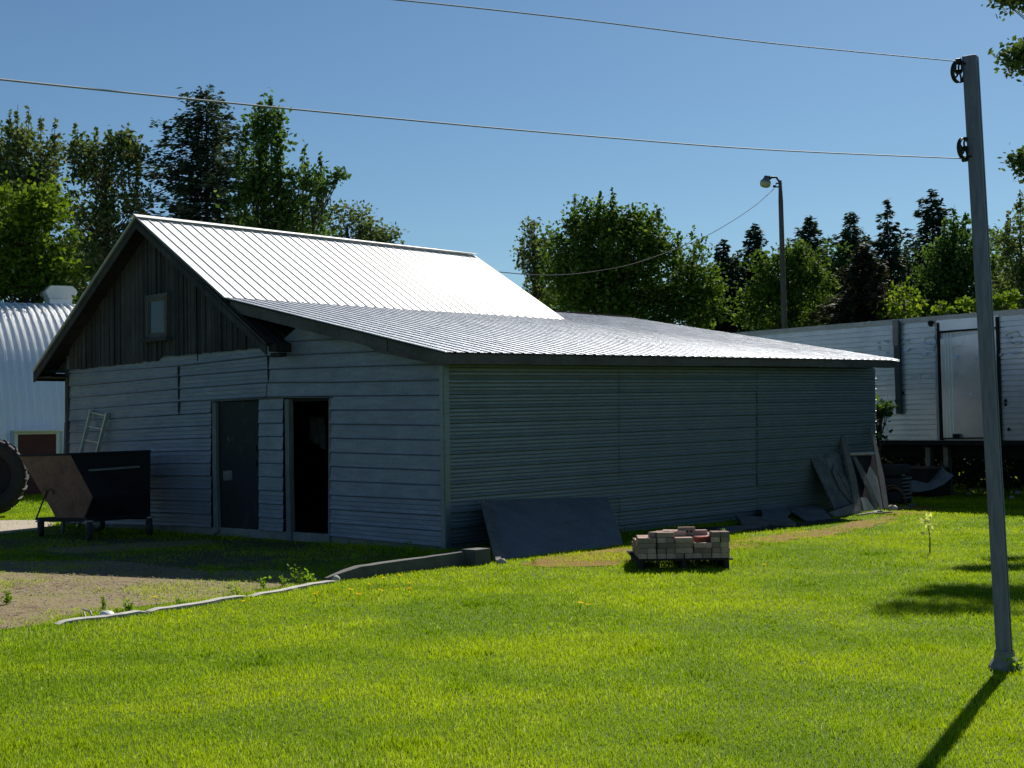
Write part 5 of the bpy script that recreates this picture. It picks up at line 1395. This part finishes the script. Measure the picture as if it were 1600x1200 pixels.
def weed(x, y, h, n, label, grp, spread=.08):
    b = gnd(x, y); r = thing('weed', b, label, 'weed', grp); mb = MB(); V_ = []; 
    for k in range(n):
        a = random.uniform(0, 6.28); tip = b + np.array([math.cos(a) * spread * random.random(), math.sin(a) * spread * random.random(), h * random.uniform(.6, 1)]); s = b + (tip - b) * .0 + np.array([random.uniform(-.03, .03), random.uniform(-.03, .03), 0])
        mb.tube([s, (s + tip) / 2 + rng.normal(0, .01, 3), tip], [.003, .003, .0015], 4, cap=False)
        for j in range(8):
            f = random.uniform(.2, 1); c = s + (tip - s) * f; d = unit([random.uniform(-1, 1), random.uniform(-1, 1), random.uniform(-.1, .8)]); w = unit(np.cross(d, rng.normal(0, 1, 3))); l = random.uniform(.025, .05)
            V_ += [c, c + d * l * .5 + w * l * .22, c + d * l, c + d * l * .5 - w * l * .22]
    mb.build('stem', LEAF['weed'], r, recalc=False); foliage('leaves', np.array(V_), LEAF['weed'], r, rng.uniform(.3, 1, len(V_) // 4))
for (x, y, h, n, lab) in ((463, 914, .22, 6, 'tallest bright weed just left of the kerb end'), (477, 913, .2, 5, 'leafy weed between the tallest weed and the kerb end'), (488, 914, .14, 5, 'low weed touching the kerb end'), (410, 921, .13, 5, 'weed clump beside the edging strip at its right half'), (325, 905, .1, 3, 'thin weed on the shadow edge of the gravel'), (442, 918, .13, 5, 'weed clump left of the tallest weed'), (368, 930, .1, 4, 'weed clump above the middle edging piece'), (160, 955, .16, 4, 'dark stemmed weed above the left edging piece'), (200, 957, .12, 6, 'leafy weed over the left end of the edging'), (12, 945, .12, 8, 'broad leafy weed at the left edge of the gravel'), (285, 948, .08, 5, 'small weed between the left and middle edging pieces'), (555, 890, .2, 5, 'tall weed in the shade by the front wall'), (600, 872, .22, 6, 'tall weed by the wall right of the doorway'), (640, 873, .2, 5, 'weed in the shade near the barn corner'), (835, 882, .1, 2, 'little grass sprig at the foot of the leaning sheet'), (1130, 842, .14, 5, 'grass tuft at the end of the low scrap planks'), (1065, 884, .1, 6, 'grass tuft growing over the front of the pallet'), (1090, 884, .12, 6, 'taller grass tuft at the right front of the pallet')):
    weed(x, y, h, n, lab, 'weeds round the barn and gravel')
# gravel stones: nobody could count them
def pebbles():
    n = 3500; P = np.array([p[:2] for p in DRIVE]); lo, hi = P.min(0), P.max(0)
    x = rng.uniform(lo[0], hi[0], n); y = rng.uniform(lo[1], hi[1], n); k = in_poly(x, y, DRIVE) & (x > -7); x, y = x[k], y[k]; n = len(x); s = rng.uniform(.005, .017, n) * rng.uniform(.6, 1.3, n)
    oc = np.array([[1, 0, 0], [0, 1, 0], [-1, 0, 0], [0, -1, 0], [0, 0, .7], [0, 0, -.3]]); co = oc[None] * s[:, None, None] * rng.uniform(.7, 1.3, (n, 6, 1)); th = rng.uniform(0, 6.28, n); c, s_ = np.cos(th), np.sin(th)
    X = co[:, :, 0] * c[:, None] - co[:, :, 1] * s_[:, None]; Yy = co[:, :, 0] * s_[:, None] + co[:, :, 1] * c[:, None]; co[:, :, 0] = X + x[:, None]; co[:, :, 1] = Yy + y[:, None]; co[:, :, 2] += .007
    F_ = np.array([0, 1, 4, 1, 2, 4, 2, 3, 4, 3, 0, 4]); loops = (np.arange(n)[:, None] * 6 + F_[None]).ravel()
    o = np_mesh('gravel', co.reshape(-1, 3), loops, np.full(n * 4, 3), M['pad2']); tag(o, 'loose grey gravel scattered on the dirt drive', kind='stuff')
M['pad2'] = m_ground('pebble_grey', [(.3, (.12, .1, .085)), (.5, (.26, .24, .21)), (.7, (.42, .4, .37))], 4)
pebbles()
# darkened undergrowth added behind the trailer to block sun: reads as one mass
def undergrowth():
    L = []
    for k in range(2400):
        q_ = TQ(1600, 650) + TD * rng.uniform(-9, 10) - TN * rng.uniform(2.6, 8.5); x, y = q_[0], q_[1]; h = rng.uniform(0, 1) ** .8 * 3.0
        L.append(np.array([x, y, h]) + rng.normal(0, .32, (40, 3)))
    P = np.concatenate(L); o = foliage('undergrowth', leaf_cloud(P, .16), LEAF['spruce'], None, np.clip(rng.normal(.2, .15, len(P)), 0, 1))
    tag(o, 'dark tangled undergrowth added behind the trailer to block the sun', kind='stuff')
undergrowth()
for (x, y, h, n, lab) in ((1588, 1050, .1, 6, 'grass tuft at the right foot of the clothesline post'), (1012, 886, .1, 6, 'grass tuft at the left front corner of the pallet')):
    weed(x, y, h, n, lab, 'weeds round the barn and gravel', .06)

# straw and dry clippings on the dirt drive: nobody could count them
def litter():
    n = 26000; P = np.array([p[:2] for p in DRIVE]); lo, hi = P.min(0), P.max(0)
    x = rng.uniform(lo[0], hi[0], n); y = rng.uniform(lo[1], hi[1], n); nz = smooth_noise(x * 3, y * 3, 5)
    k = in_poly(x, y, DRIVE) & (x > -7.5) & (rng.random(n) < np.clip(.4 + nz * .5, .05, 1)); x, y = x[k], y[k]; n = len(x)
    a = rng.uniform(0, 6.28, n); l = rng.uniform(.02, .07, n); w = rng.uniform(.002, .005, n); dx, dy = np.cos(a), np.sin(a); h = rng.uniform(.006, .02, n); h2 = rng.uniform(.006, .028, n)
    co = np.zeros((n, 4, 3)); co[:, 0] = np.stack([x - dy * w, y + dx * w, h], 1); co[:, 1] = np.stack([x + dy * w, y - dx * w, h], 1)
    co[:, 2] = np.stack([x + dx * l + dy * w, y + dy * l - dx * w, h2], 1); co[:, 3] = np.stack([x + dx * l - dy * w, y + dy * l + dx * w, h2], 1)
    o = foliage('dry_litter', co.reshape(-1, 3), M['straw'], None, rng.random(n)); tag(o, 'dry straw coloured litter strewn over the dirt drive', kind='stuff')
M['straw'] = m_leaf('straw', (.16, .11, .06), (.34, .27, .17), (.5, .44, .32), .2)
litter()

for k_, (x, y, a, l) in enumerate(((1352, 806, .4, .3), (1368, 803, 1.1, .22), (1382, 804, -.3, .26), (1405, 797, .2, .35), (1425, 792, .9, .24))):
    g = gnd(x, y); t_ = thing('wood_scrap', g, 'short broken wood scrap on the bare ground below the leaning boards, %s from the left' % ORD[k_], 'scrap', 'broken wood scraps below the leaning boards')
    mb = MB(); d_ = np.array([math.cos(a), math.sin(a), 0]); mb.bar(g - d_ * l / 2 + Z * .02, g + d_ * l / 2 + Z * .045, .07, .02); mb.build('piece', M['greywood'], t_)
